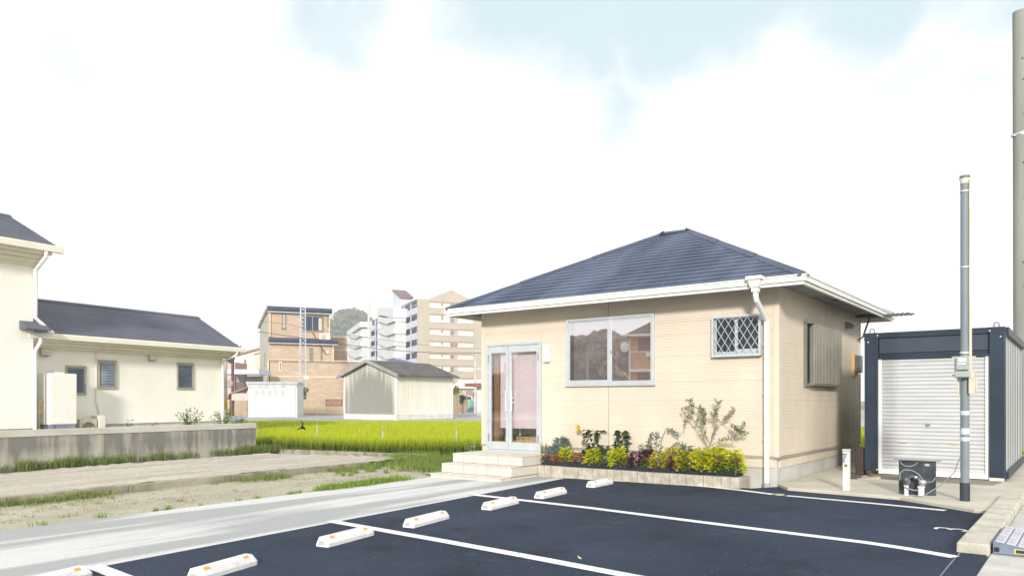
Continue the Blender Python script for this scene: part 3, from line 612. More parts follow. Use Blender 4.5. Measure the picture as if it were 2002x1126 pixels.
low = [('coleus', 'lime yellow coleus nearest the door in front of the silver shrub', 1106, -.33, 876, .09, 110, .08, .05, 'lime', None, 0),
       ('begonia', 'low orange red begonia at the left end of the bed by the steps', 1064, -.36, 890, .08, 90, .05, .035, 'green', 'red', 14),
       ('begonia', 'orange red begonia in the front row below the lime coleus near the door', 1090, -.40, 890, .09, 110, .05, .035, 'orange', 'red', 13),
       ('coleus', 'rusty orange coleus directly below the sunflower', 1130, -.34, 885, .11, 130, .06, .045, 'orange', 'red', 4),
       ('coleus', 'broad light green coleus right of the rusty orange one', 1160, -.36, 879, .13, 150, .09, .055, 'lime', None, 0),
       ('salvia', 'dark green plant with small blue flowers behind the light green coleus', 1182, -.22, 872, .14, 190, .06, .03, 'green', 'blue', 16),
       ('begonia', 'white and pink flowering plant between the two lime coleus in the front row', 1181, -.42, 894, .08, 90, .05, .03, 'green', 'white', 8),
       ('coleus', 'large bright yellow green coleus in the front row below the dark green shrub', 1207, -.37, 877, .13, 180, .10, .055, 'lime', None, 0),
       ('begonia', 'orange flowering plant at the foot of the large yellow green coleus', 1222, -.42, 893, .08, 90, .05, .03, 'green', 'red', 10),
       ('coleus', 'purple leaved coleus with magenta tones in the middle of the bed', 1243, -.37, 884, .09, 110, .07, .045, 'purple', 'magenta', 9),
       ('coleus', 'dark maroon coleus behind the purple one below the eucalyptus', 1266, -.28, 880, .11, 130, .07, .045, 'purple', None, 0),
       ('begonia', 'red and white flowering plant in the front row right of the purple coleus', 1262, -.43, 897, .07, 80, .05, .03, 'green', 'red', 9),
       ('coleus', 'gold leaved coleus in the front row left of the brown leaved one', 1286, -.39, 886, .12, 160, .07, .05, 'gold', None, 0),
       ('coleus', 'gold leaved coleus in the second row behind the brown leaved one', 1314, -.25, 876, .14, 180, .07, .045, 'gold', None, 0),
       ('coleus', 'brown and maroon coleus in the front row between two gold ones', 1316, -.41, 893, .085, 110, .06, .04, 'maroon', 'pink', 4),
       ('salvia', 'green bush with small violet flowers left of the olive sapling', 1341, -.2, 873, .15, 190, .06, .03, 'green', 'blue', 14),
       ('coleus', 'gold green coleus in front of the violet flowered bush', 1338, -.38, 884, .12, 170, .08, .05, 'gold', None, 0),
       ('coleus', 'olive gold coleus behind the sapling stem', 1371, -.2, 876, .13, 170, .06, .04, 'gold', None, 0),
       ('begonia', 'white and orange flowering plant in the front row below the olive sapling', 1349, -.44, 899, .08, 90, .06, .03, 'green', 'white', 10),
       ('coleus', 'yellow coleus directly in front of the sapling stem', 1371, -.37, 882, .13, 190, .09, .055, 'lime', None, 0),
       ('coleus', 'tall lime coleus right of the sapling stem', 1402, -.35, 877, .15, 230, .10, .06, 'lime', None, 0),
       ('coleus', 'yellow green coleus at the right end of the bed', 1433, -.32, 882, .14, 210, .09, .055, 'lime', None, 0),
       ('celosia', 'pink plume celosia in front of the tall lime coleus', 1411, -.41, 893, .07, 80, .06, .03, 'green', 'pink', 16),
       ('celosia', 'single magenta celosia at the front edge near the right end', 1399, -.44, 902, .04, 50, .05, .03, 'green', 'magenta', 14),
       ('celosia', 'yellow and orange celosia in the front row near the right corner', 1424, -.43, 897, .06, 70, .06, .03, 'green', 'yellow', 12),
       ('celosia', 'dark magenta flowered plant at the right front corner of the bed', 1438, -.42, 897, .07, 80, .05, .03, 'green', 'magenta', 12)]
for nm, lb, px, yl, top, r, N, L, W, lf, fl, nf in low:
    bedplant(nm, lb, 'plant', px, yl, top, r, N, L, W, lf, .45, fl, nf, .026, nst=4)
# sunflower
x = bed(1160, -.16); X, Y = house.w(x, -.16); SF = thing('sunflower', 'sunflower with one yellow bloom and big dark green leaves against the cream siding', 'plant', (X, Y, SOILZ), HA, PG)
m = MB(); lf = MB(); zt = house.z(838, x, -.16) - SOILZ; fx_ = bed(1133, -.2) - x
m.tube([(0, 0, -.02), (.01, 0, zt * .5), (.03, 0, zt * .95)], [.012, .010, .006], 6); m.tube([(0, 0, .0), (fx_ * .5, -.02, zt * .55), (fx_ * .85, -.04, zt * .9), (fx_, -.06, zt * .98)], [.01, .009, .008, .006], 6)
for i in range(85):
    a = rng.random() * 6.28; r = rng.uniform(.02, .16); z = rng.uniform(.05, zt * .98)
    lf.leaf((math.cos(a) * r * 1.15 - .02, math.sin(a) * r * .5, z), (math.cos(a), math.sin(a) * .7, rng.uniform(-.6, .25)), rng.uniform(.08, .15), rng.uniform(.06, .11), droop=.3)
obj('stem', m, LM['stem'], SF); obj('leaves', lf, LM['dark'], SF)
fw = MB(); c = Vector((fx_, -.08, zt + .02))
for k in range(22):
    a = k * 2 * math.pi / 22 * 2; d = Vector((math.cos(a), -.45 - .3 * (k % 2), math.sin(a))); fw.leaf(c, d, .075, .035, (0, -1, 0), droop=.1)
F_ = obj('bloom', fw, LM['yellow'], SF); cc = MB(); cc.ball((c.x, c.y - .01, c.z), (.024, .016, .024), 5); obj('flower_heart', cc, LM['bark'], F_)
sb_ = MB(); c2 = Vector((bed(1164, -.16) - x, -.05, house.z(843, x, -.16) - SOILZ))
for k in range(9): a = k * .7; sb_.leaf(c2, (math.cos(a), -.5, math.sin(a)), .03, .02, (0, -1, 0))
obj('bud', sb_, LM['yellow'], SF)
# grassy tuft by the door
t = thing('ornamental_grass', 'thin upright grass stalks beside the door jamb', 'plant', (*house.w(bed(1066, -.12), -.12), SOILZ), 0, PG); m = MB()
for i in range(26):
    a = rng.random() * 6.28; h = rng.uniform(.22, .42); q = rng.uniform(.03, .14); m.leaf((math.cos(a) * .02, math.sin(a) * .02, 0), (math.cos(a) * q, math.sin(a) * q * .5, h), h, .014, (math.cos(a), math.sin(a), .2), droop=.12)
obj('stalks', m, LM['olive'], t)
# leafy shoots: olive sapling and two sprays
def spray(path, nl, L, W, m, spread=.02):
    P = [Vector(p) for p in path]; seg = [(P[i + 1] - P[i]).length for i in range(len(P) - 1)]; tot = sum(seg)
    for k in range(nl):
        s = (k + rng.random()) / nl * tot; i = 0
        while i < len(seg) - 1 and s > seg[i]: s -= seg[i]; i += 1
        p = P[i].lerp(P[i + 1], min(1, s / seg[i])); d = (P[i + 1] - P[i]).normalized()
        v = Vector((rng.uniform(-1, 1), rng.uniform(-.8, .6), rng.uniform(-1, 1))); v = (v - d * v.dot(d)).normalized()
        m.leaf(p + v * rng.random() * spread, d * rng.uniform(.3, 1) + v * rng.uniform(.6, 1.1), L * rng.uniform(.6, 1.25), W * rng.uniform(.7, 1.2), (rng.uniform(-1, 1), -1, rng.uniform(-.5, 1)))
xo = bed(1385, -.25); X, Y = house.w(xo, -.25); OT = thing('olive_sapling', 'slender olive sapling with sparse grey green leaves leaning against the cream wall', 'tree', (X, Y, SOILZ), HA, PG)
tr = MB(); lv = MB()
def sp2(pxs, r0, r1, leafy=True, nl=70, dy=0.0):
    P = []
    for i, (px, py) in enumerate(pxs):
        yl = -.25 + dy * i / max(1, len(pxs) - 1); xx = bed(px, yl); P.append((xx - xo, yl + .25, house.z(py, xx, yl) - SOILZ))
    n = len(P); tr.tube(P, [r0 + (r1 - r0) * i / (n - 1) for i in range(n)], 6)
    if leafy:
        Q = [Vector(p) for p in P[max(0, n - 3):]]; spray(Q, int(nl * .8), .042, .013, lv, .022)
        for _ in range(max(2, nl // 16)):
            i = rng.randrange(len(Q) - 1); b0 = Q[i].lerp(Q[i + 1], rng.random()); d = (Q[i + 1] - Q[i]).normalized(); v = Vector((rng.uniform(-1, 1), rng.uniform(-.6, .5), rng.uniform(-.7, .8))); v = (v + d * .7).normalized(); L_ = rng.uniform(.05, .13)
            tw = [b0, b0 + v * L_ * .55, b0 + v * L_ + Vector((0, 0, rng.uniform(-.03, .02)))]; tr.tube(tw, [.0028, .002, .001], 4); spray(tw, rng.randrange(8, 13), .034, .011, lv, .006)
sp2([(1385, 893), (1384, 878), (1388, 868)], .016, .012, False)
sp2([(1388, 870), (1380, 856), (1368, 838), (1352, 818), (1347, 805)], .010, .004, nl=0, leafy=False)
sp2([(1352, 818), (1345, 812), (1338, 826)], .005, .002, nl=60, dy=.05); sp2([(1358, 826), (1352, 810), (1356, 795), (1346, 780)], .005, .002, nl=110, dy=-.06); sp2([(1347, 805), (1341, 795), (1333, 803)], .004, .002, nl=45)
sp2([(1388, 868), (1379, 850), (1374, 832), (1378, 815), (1374, 798)], .009, .003, nl=140, dy=.08); sp2([(1374, 826), (1366, 818), (1362, 826)], .004, .002, nl=50); sp2([(1376, 812), (1368, 800), (1366, 794)], .003, .002, nl=60)
sp2([(1388, 870), (1396, 848), (1402, 825), (1398, 806), (1407, 784)], .010, .003, nl=130, dy=-.1); sp2([(1402, 830), (1398, 845), (1392, 852)], .004, .002, nl=45, dy=.1)
sp2([(1400, 834), (1412, 822), (1424, 815), (1436, 798)], .006, .002, nl=90, dy=.1); sp2([(1416, 820), (1430, 828), (1442, 842), (1452, 846)], .005, .002, nl=140, dy=-.05); sp2([(1442, 842), (1452, 832), (1458, 828)], .003, .002, nl=45); sp2([(1450, 845), (1462, 848)], .003, .001, nl=30)
sp2([(1386, 874), (1402, 864), (1418, 856), (1436, 858)], .007, .003, nl=80, dy=-.1); sp2([(1382, 860), (1376, 846), (1366, 840)], .004, .002, nl=50)
obj('trunk', tr, LM['bark'], OT); obj('leaves', lv, LM['olive'], OT)
def shoot(label, pts, yl, nl, L, W, leaf):
    x0 = bed(pts[0][0], yl); X, Y = house.w(x0, yl); t = thing('leafy_shoot', label, 'plant', (X, Y, SOILZ), HA, PG); P = []
    for px, py in pts: xx = bed(px, yl); P.append((xx - x0, 0, house.z(py, xx, yl) - SOILZ))
    a = MB(); a.tube(P, [.006] * (len(P) - 1) + [.002], 5); obj('stem', a, LM['stem'], t); b = MB(); spray(P[-3:], nl, L, W, b, .012); obj('leaves', b, LM[leaf], t)
shoot('arching grey green shoot rising above the eucalyptus and hanging to the right', [(1290, 888), (1294, 856), (1302, 838), (1316, 843), (1327, 850)], -.14, 55, .055, .022, 'silver')
shoot('low arching shoot over the gold coleus left of the olive sapling', [(1306, 890), (1312, 874), (1325, 866), (1342, 869)], -.16, 42, .05, .02, 'olive')

# ------------------------------------------------------------------ wheel stops
def wheel_stop(label, L_, R_, lend):
    a, b = G(*L_), G(*R_); d = b - a; d.z = 0; ln = d.length; ang = math.atan2(d.y, d.x)
    t = thing('wheel_stop', label, 'wheel stop', (a.x, a.y, gz(a.x, .004)), ang, 'white wheel stops on the asphalt')
    m = MB(); prof = [(0, 0), (.165, 0), (.165, .025), (.125, .10), (.045, .10), (0, .04)]; e = .03
    n = len(prof); ins = [(y * .86 + .012, z * .98) for y, z in prof]
    V = [(0, y, z) for y, z in ins] + [(e * .5, y, z) for y, z in prof] + [(ln - e, y, z) for y, z in prof] + [(ln, y * .9 + .008, min(z, .075)) for y, z in prof]
    m.add(V, [tuple(range(n - 1, -1, -1)), tuple(range(3 * n, 4 * n))] + [(k * n + i, k * n + (i + 1) % n, (k + 1) * n + (i + 1) % n, (k + 1) * n + i) for k in range(3) for i in range(n)])
    for z in (.052, .066, .08):                                  # shallow ribs moulded on the sloping face
        y = (z - .04) / .06 * .045
        for x0, x1 in ((.14, ln * .5 - .02), (ln * .5 + .02, ln - .14)): m.add([(x0, y - .005, z), (x1, y - .005, z), (x1, y + .002, z + .007), (x0, y + .002, z + .007), (x0, y + .004, z - .002), (x1, y + .004, z - .002)], [(0, 1, 2, 3), (4, 5, 1, 0)])
    for x in (ln * .32, ln * .68): m.tube([(x, .085, .094), (x, .085, .1005)], .014, 8)
    obj('block', m, M_plast, t, bevel=.006)
    dn = MB(); dn.box(-.004, .02, .055, .12, .02, .062); obj('end_recess', dn, pm('recess_shade', (.45, .45, .44)) if 'recess_shade' not in MATS else MATS['recess_shade'], t)
    for x in (.07, ln - .15):
        o = MB(); o.hexa([(x, .030, .077), (x + .06, .030, .077), (x + .06, .046, .092), (x, .046, .092)], [(x, .027, .082), (x + .06, .027, .082), (x + .06, .0455, .1015), (x, .0455, .1015)]); obj('reflector', o, M_orange, t)
for lb, L_, R_ in (('white wheel stop nearest the flower bed, farthest one from the camera', (1162, 953.7), (1200, 945.5)), ('white wheel stop second from the flower bed, standing clear of the painted line', (1062, 975.8), (1109.7, 964.3)),
                   ('white wheel stop sitting across the painted line below the entrance steps', (960, 998), (1016, 984)), ('white wheel stop in the middle of a bay, between the two touching painted lines', (809, 1033), (880, 1013.5)),
                   ('white wheel stop touching the middle painted line, next to the lone bay in front', (641.6, 1071), (733, 1046)), ('large white wheel stop in the near bay on the left, fully in view', (393, 1138), (505, 1103.6)),
                   ('white wheel stop cut off by the bottom edge at the lower left', (40, 1165), (182, 1128))):
    wheel_stop(lb, L_, R_, 0)
# tiny litter on the asphalt
for lb, px, py, r in (('pale dry leaf on the asphalt in the nearest bay', 1137, 1095, .035), ('small dry leaf on the asphalt near the flower bed', 1400, 973, .03)):
    p = G(px, py); m = MB(); m.leaf((0, 0, .004), (1, .3, .05), r * 2, r, droop=-.3); o = obj('dry_leaf', m, pm('dry_leaf', (.5, .42, .3)), None, (p.x, p.y, gz(p.x, .006)), rng.random() * 6); tag(o, lb, 'leaf')
mh = MB(); p = G(1524, 967.5); mh.tube([(0, 0, -.05), (0, 0, .012)], .075, 20); o = obj('drain_cap', mh, pm('drain_pvc', (.42, .38, .30), .7), None, (p.x, p.y, gz(p.x, .004))); tag(o, 'small round beige drain cap in the asphalt between two painted lines', 'drain cap')

# ------------------------------------------------------------------ water post, gas meter, service pole
p = G(1655, 964); p.z = gz(p.x)
WPT = thing('water_post', 'slim white water tap post at the edge of the slab', 'tap post', p, HA)
m = MB(); m.box(-.045, .045, -.045, .045, -.1, .63); obj('post', m, pm('post_white', (.70, .68, .60), .5, .05, 3), WPT, bevel=.006)
m = MB(); m.box(-.052, .052, -.052, .052, .632, .665); obj('cap', m, pm('cap_grey', (.45, .44, .40), .6), WPT, bevel=.006)
m = MB(); m.tube([(-.0, -.04, .55), (0, -.13, .55), (0, -.155, .52), (0, -.155, .47)], .014, 8); m.tube([(-.035, -.085, .60), (.035, -.085, .60)], .009, 6); m.tube([(0, -.085, .55), (0, -.085, .6)], .01, 6); TP = obj('tap', m, pm('blue_steel_tap', (.30, .36, .55), .3, metallic=.5), WPT)
m = MB(); m.box(-.022, .022, -.0465, -.0455, .40, .44); obj('sticker', m, M_shutter, WPT)
p = G(1790, 974); gmx = house.loc(p)
PM_ = thing('meter_panel', 'dark polished panel with small pipes and a gas meter on the slab edge', 'gas meter', (p.x, p.y, gz(p.x, .05)), HA)
m = MB(); m.box(-.22, .25, .02, .06, -.02, .48); obj('panel', m, pm('polished_granite', (.035, .045, .055), .12, .5, 6, spec=.5, c2=(.07, .08, .09)), PM_, bevel=.008)
M_pale_line = pm('pale_line', (.42, .42, .36), .6)  # thin pale lines and a spot on the panel face
def panel_curve(pts):
    m = MB(); m.tube([(x, .018, z) for x, z in pts], .005, 5); obj('panel_line', m, M_pale_line, PM_)
panel_curve([(-.205, .20), (-.20, .30), (-.15, .345), (-.05, .345), (.03, .30), (.09, .22), (.15, .185), (.21, .20), (.245, .26)])
panel_curve([(-.20, .462), (-.17, .42), (-.12, .40), (-.05, .405), (.0, .43), (.02, .462)])
m = MB(); m.ball((.14, .017, .43), (.035, .004, .02), 6); obj('panel_spot', m, M_pale_line, PM_)
m = MB(); m.box(-.28, .30, -.02, .2, .482, .50); obj('cover_plate', m, M_gglass, PM_)
for x, r in ((-.10, .028), (.085, .040)):
    m = MB(); m.tube([(x, -.10, -.08), (x, -.10, .12)], r, 12); m.tube([(x, -.10, .12), (x, -.10, .14)], r * 1.2, 12); obj('pipe', m, M_plast, PM_, smooth=False)
m = MB(); m.ball((-.09, -.10, .19), (.05, .05, .065), 6); m.tube([(-.09, -.1, .22), (-.03, -.1, .27), (.05, -.1, .25), (.09, -.1, .18), (.085, -.1, .13)], .022, 8); m.tube([(-.09, -.17, .22), (-.09, -.10, .22)], .03, 10); obj('valve', m, pm('worn_valve', (.16, .17, .17), .4, .3, 20, metallic=.4), PM_, smooth=True)
m = MB(); m.ball((.10, -.10, .19), (.055, .05, .05), 7); m.tube([(.02, -.12, .24), (.02, -.12, .28)], .025, 8); obj('regulator', m, M_steel, PM_, smooth=True)
m = MB(); m.tube([(-.11, -.15, .12), (-.06, -.17, .10), (.02, -.16, .08), (.07, -.15, .1)], .008, 6); obj('hose', m, M_conc, PM_)
p = G(1886.5, 986); SPP = thing('service_pole', 'thin grey service pole with electricity meter in front of the shutter container', 'pole', (p.x, p.y, gz(p.x)), HA)
zt = H + (HZ - 347) / F * p.y; zz = lambda py: H + (HZ - py) / F * p.y - gz(p.x)
m = MB(); m.tube([(0, 0, -.2), (0, 0, zz(347))], .053, 18); obj('shaft', m, M_pole_g, SPP, smooth=False)
m = MB(); m.tube([(0, 0, .0), (0, 0, zz(943))], .060, 18); obj('base_sleeve', m, pm('dark_paint', (.03, .04, .055), .5, .3, 8, c2=(.09, .10, .11), thr=(.6, .7)), SPP)
m = MB(); m.tube([(0, 0, zz(347)), (0, 0, zz(344))], .06, 18); m.box(-.062, -.04, -.03, .03, zz(352), zz(344)); obj('cap', m, M_pole_g, SPP)
m = MB(); m.tube([(0, 0, zz(360)), (0, 0, zz(350))], .0595, 18); obj('reflective_band', m, pm('cream_band', (.62, .6, .5)), SPP)
for a, b, c in ((376, 373.5, .74), (524, 521.5, .74), (691, 688, .7), (733, 730, .5)):
    m = MB(); m.tube([(0, 0, zz(a)), (0, 0, zz(b))], .061, 18); obj('steel_strap', m, pm('strap_steel', (.6, .6, .55), .4) if 'strap_steel' not in MATS else MATS['strap_steel'], SPP)
M_tape = pm('worn_tape', (.55, .57, .57), .6, .25, 12)
for a, b in ((811, 803), (849, 837), (862, 854)):
    m = MB(); m.tube([(0, 0, zz(a)), (0, 0, zz(b))], .0592, 18); obj('tape_band', m, M_tape, SPP)
m = MB(); m.tube([(.065, -.035, zz(696)), (.065, -.035, zz(354))], .018, 8); obj('cable_conduit', m, pm('beige_conduit', (.62, .58, .46), .5), SPP)
mx = MB(); mx.box(-.11, .09, -.10, -.062, zz(739), zz(697)); MXO = obj('meter_board', mx, pm('beige_board', (.55, .52, .42), .6), SPP, bevel=.005)
m = MB(); m.box(-.10, .07, -.19, -.10, zz(738), zz(726)); m.box(-.085, .06, -.18, -.10, zz(724), zz(698)); obj('electricity_meter', m, pm('meter_grey', (.30, .34, .33), .35), MXO, bevel=.012)
m = MB(); m.box(-.055, .035, -.184, -.181, zz(708), zz(701)); m.box(-.06, .03, -.186, -.181, zz(713), zz(711)); obj('meter_dial', m, M_white, MXO)
for q in (700, 735):
    m = MB(); m.box(-.14, .13, -.075, -.06, zz(q), zz(q - 3)); obj('board_rail', m, pm('brass_rail', (.5, .42, .22), .5) if 'brass_rail' not in MATS else MATS['brass_rail'], MXO)
m = MB(); m.box(.05, .12, -.09, .05, zz(770), zz(728)); m.box(.12, .145, -.06, .02, zz(762), zz(742)); m.box(-.085, -.06, -.04, .04, zz(771), zz(735)); obj('junction_box', m, MATS['beige_board'], SPP, bevel=.006)
m = MB(); m.tube([(-.058, 0, zz(895)), (-.12, -.01, .42), (-.3, .02, .22), (-.5, .05, .07), (-.62, .1, .055)], .008, 6); obj('earth_cable', m, M_conc, SPP)

# ------------------------------------------------------------------ utility pole at the right edge
p = Vector((12.03, 17.6, 0)); UP = thing('utility_pole', 'big weathered concrete utility pole at the right edge behind the container', 'utility pole', (p.x, p.y, .1), 0)
ztop = H + (HZ - 24) / F * p.y - .1
m = MB(); m.tube([(.03, 0, -.5), (-.04, 0, ztop)], [.20, .165], 26); obj('shaft', m, M_conc, UP, smooth=False)
zb = H + (HZ - 264) / F * p.y - .1
m = MB(); m.tube([(-.02, 0, zb - .03), (-.02, 0, zb + .03)], .182, 26); m.box(-.26, -.18, -.05, .03, zb - .05, zb - .0); obj('steel_band', m, pm('galvanised', (.42, .46, .50), .4, metallic=.5), UP)
hb = MB()
for i, (zq, a) in enumerate(((120, -1.0), (161, -1.05), (228, -1.0), (318, -1.1), (322, -1.0), (390, -1.2), (418, -1.0), (515, -1.2), (560, -1.05))):
    z_ = H + (HZ - zq) / F * p.y - .1; rr = .165 + .035 * (1 - z_ / ztop) + .004; x_ = -.04 * z_ / ztop; a_ = -2.0 + .1 * i % .35
    hb.tube([(x_ + math.cos(a_) * rr * .9, math.sin(a_) * rr * .9, z_), (x_ + math.cos(a_) * (rr + .012), math.sin(a_) * (rr + .012), z_)], .017, 8)
obj('step_bolt_holes', hb, M_dark, UP)

# ------------------------------------------------------------------ navy storage container with a roller shutter
p = G(1690, 922, .12); cont = Fr((p.x, p.y), HA); z0 = p.z
CT = thing('storage_container', 'navy steel storage container with white roller shutter beside the house', 'container', (p.x, p.y, z0), HA)
cw = cont.fx(1965, 0); ch = 2.44; cd = 4.6
fr_ = MB(); pw = .215
for x in (0, cw - pw): fr_.box(x, x + pw, 0, .16, .02, ch)
fr_.box(pw, cw - pw, .03, .16, ch - .10, ch); fr_.box(pw, cw - pw, .06, .15, ch - .42, ch - .10); fr_.box(pw, cw - pw, .02, .16, ch - .46, ch - .42)
obj('front_frame', fr_, M_navy, CT, bevel=.008)
gp = MB(); gp.box(pw + .02, cw - pw - .02, .035, .058, ch - .36, ch - .11); obj('header_panel', gp, pm('gloss_navy', (.025, .035, .055), .08, .3, 1.2, spec=.6), CT)
sh = MB(); nsl = 30; zs0, zs1 = .0, ch - .46; hh = (zs1 - zs0) / nsl
for i in range(nsl):
    z = zs0 + i * hh; sh.exx([(.09, z), (.085, z + hh * .1), (.078, z + hh * .3), (.078, z + hh * .7), (.085, z + hh * .86), (.098, z + hh * .9), (.098, z + hh)][::1] + [(.12, z + hh), (.12, z)], pw + .056, cw - pw - .056)
SH = obj('roller_shutter', sh, M_shut_w, CT)
m = MB(); m.box(pw + .056, cw - pw - .056, .06, .12, -.02, .07); obj('bottom_rail', m, M_white, SH)
m = MB(); m.box(pw, pw + .055, .05, .13, -.02, ch - .46); obj('shutter_guide', m, M_white, CT)
m = MB(); m.box(cw - pw - .055, cw - pw, .05, .13, -.02, ch - .46); obj('shutter_guide', m, M_white, CT)
xm = cw / 2 - .06
m = MB(); m.tube([(xm, .06, .84), (xm, .08, .84)], .03, 12); m.box(xm - .04, xm + .04, .06, .075, .833, .847); obj('lock', m, M_steel, SH)
for x in (xm - .38, xm + .38): m = MB(); m.box(x - .06, x + .06, .066, .077, .53, .548); obj('pull_plate', m, MATS['brass_rail'], SH)
bd = MB(); bd.box(.02, cw - .02, .17, cd, .04, ch - .03); obj('body', bd, pm('panel_white', (.70, .71, .69), .55, .08, .8), CT)
ri = MB()
for i in range(10):
    y = .34 + i * .46; ri.box(cw - .018, cw - .015, y, y + .14, .05, ch - .04); ri.box(-.015, .018, y, y + .11, .05, ch - .04)
for x in (cw - .016, -.04): ri.box(x, x + .056, .165, cd, ch - .12, ch + .0); ri.box(x, x + .056, .165, cd, .0, .10)
ri.box(.045, cw - .02, .165, cd, ch - .028, ch - .004)
obj('side_rails', ri, M_navy, CT)
for x in (.11, cw - .12):
    m = MB(); m.tube([(x - .035, .08, ch - .01), (x - .035, .08, ch + .05), (x - .02, .08, ch + .075), (x + .02, .08, ch + .075), (x + .035, .08, ch + .05), (x + .035, .08, ch - .01)], .010, 6); obj('lifting_eye', m, M_shutter, CT)
m = MB()
for (x, z) in ((.06, ch - .16), (.21, ch - .05), (cw - .06, ch - .16), (cw - .21, ch - .06), (.2, .05)): m.ball((x, .0, z), .013, 4)
obj('bolt_heads', m, M_plast, CT)
# glass like faint lettering panel stays blank; sloping apron and supports
ap = MB(); za = z0
q = [cont.w(.0, .2), cont.w(cw + .0, .2), cont.w(cw - .12, -.62), cont.w(.25, -.42)]
ap.hexa([(x, y, za - .25) for x, y in q], [(q[0][0], q[0][1], za - .03), (q[1][0], q[1][1], za - .03), (q[2][0], q[2][1], gz(q[2][0], .055)), (q[3][0], q[3][1], gz(q[3][0], .055))])
struct(obj('shutter_apron', ap, pm('apron_gravel', (.15, .135, .10), .95, .0, 1.5, c2=(.30, .28, .235), bump=.6, bscale=40, fine=.2, fscale=60)))
fb = MB(); fb.box(cw - .22, cw - .02, -.0, .3, -.16, .015); fbo = obj('foundation_block', fb, pm('pale_block', (.55, .54, .5), .9, .15), None, (p.x, p.y, z0), HA, bevel=.01); tag(fbo, 'pale concrete block under the right front corner of the navy container', 'concrete block')
db = MB(); db.box(-.16, -.02, .02, .25, -.1, .42); dbo = obj('storage_crate', db, pm('dark_brown_plastic', (.04, .025, .025), .6), None, (p.x, p.y, z0), HA, bevel=.02); tag(dbo, 'dark brown box squeezed between house and navy container', 'box')
sc1 = MB(); sc1.hexa([(0, 0, 0), (.34, .08, 0), (.30, .22, 0), (-.04, .16, 0)], [(0, 0, .012), (.34, .08, .05), (.30, .22, .06), (-.04, .16, .015)]); q = G(1688, 936, .06); o = obj('scrap_board', sc1, pm('scrap', (.40, .36, .28), .9), None, (q.x - .1, q.y, gz(q.x, .055)), HA); tag(o, 'loose scrap boards lying at the foot of the left container post', 'scrap')
sc2 = MB(); sc2.hexa([(0, 0, 0), (.26, .0, 0), (.24, .18, 0), (.02, .2, 0)], [(.03, .02, .09), (.22, .02, .06), (.2, .16, .07), (.04, .17, .1)]); o = obj('scrap_sheet', sc2, pm('dark_scrap', (.05, .055, .05), .8), None, (q.x - .22, q.y + .12, gz(q.x, .055)), HA + .4); tag(o, 'crumpled dark sheet lying behind the scrap boards by the container', 'scrap')

# ------------------------------------------------------------------ kerb ramp on the pavement
a = kB + dk * .06 - sk / .27 * .02; ang = math.atan2(dk.y, dk.x)
RP = thing('kerb_ramp', 'grey plastic kerb ramp with patterned top lying against the kerb at the right edge', 'ramp', (a.x, a.y, gz(a.x, .012)), ang)
# local x runs along the kerb, local -y down the slope
Lr, Wr = 1.0, .62
m = MB(); m.hexa([(0, -Wr, 0), (Lr, -Wr, 0), (Lr, 0, 0), (0, 0, 0)], [(0, -Wr, .018), (Lr, -Wr, .018), (Lr, 0, .115), (0, 0, .115)]); obj('body', m, pm('ramp_plastic', (.16, .20, .27), .5, .15, 6), RP, bevel=.006)
tp = MB(); zsl = lambda y: .115 + (.115 - .018) / Wr * y
for i in range(7):
    y0, y1 = -.02 - i * .085, -.02 - i * .085 - .066
    for k in range(5):
        xa, xb = .015 + k * .2, .015 + k * .2 + .188
        tp.hexa([(xa, y1, zsl(y1) + .0005), (xb, y1, zsl(y1) + .0005), (xb, y0, zsl(y0) + .0005), (xa, y0, zsl(y0) + .0005)], [(xa, y1, zsl(y1) + .006), (xb, y1, zsl(y1) + .006), (xb, y0, zsl(y0) + .006), (xa, y0, zsl(y0) + .006)])
TPO = obj('tread', tp, pm('pale_tread', (.66, .65, .67), .7, .1, 30), RP)
gr_ = MB()
for i in range(7):
    y0, y1 = -.026 - i * .085, -.02 - i * .085 - .060
    for k in range(64):
        xa = .02 + k * .0148
        if (k * .0148) % .2 > .18: continue
        gr_.hexa([(xa, y1, zsl(y1) + .006), (xa + .005, y1, zsl(y1) + .006), (xa + .005, y0, zsl(y0) + .006), (xa, y0, zsl(y0) + .006)], [(xa, y1, zsl(y1) + .009), (xa + .005, y1, zsl(y1) + .009), (xa + .005, y0, zsl(y0) + .009), (xa, y0, zsl(y0) + .009)])
o = obj('grip_ribs', gr_, pm('grip_grey', (.36, .36, .40), .7), TPO); o['kind'] = 'stuff'
st_ = MB(); st_.box(-.006, -.001, -.36, -.16, .018, .062); STK = obj('label_plate', st_, pm('yellow_rim', (.55, .45, .08), .6), RP)
m = MB(); m.box(-.008, -.0065, -.25, -.175, .026, .054); obj('dark_field', m, M_navy, STK)
m = MB(); m.box(-.008, -.0065, -.345, -.26, .026, .050); obj('pale_field', m, M_white, STK)
m = MB(); m.box(-.004, .02, -.05, -.01, .02, .06); obj('connector_hole', m, M_dark, RP)

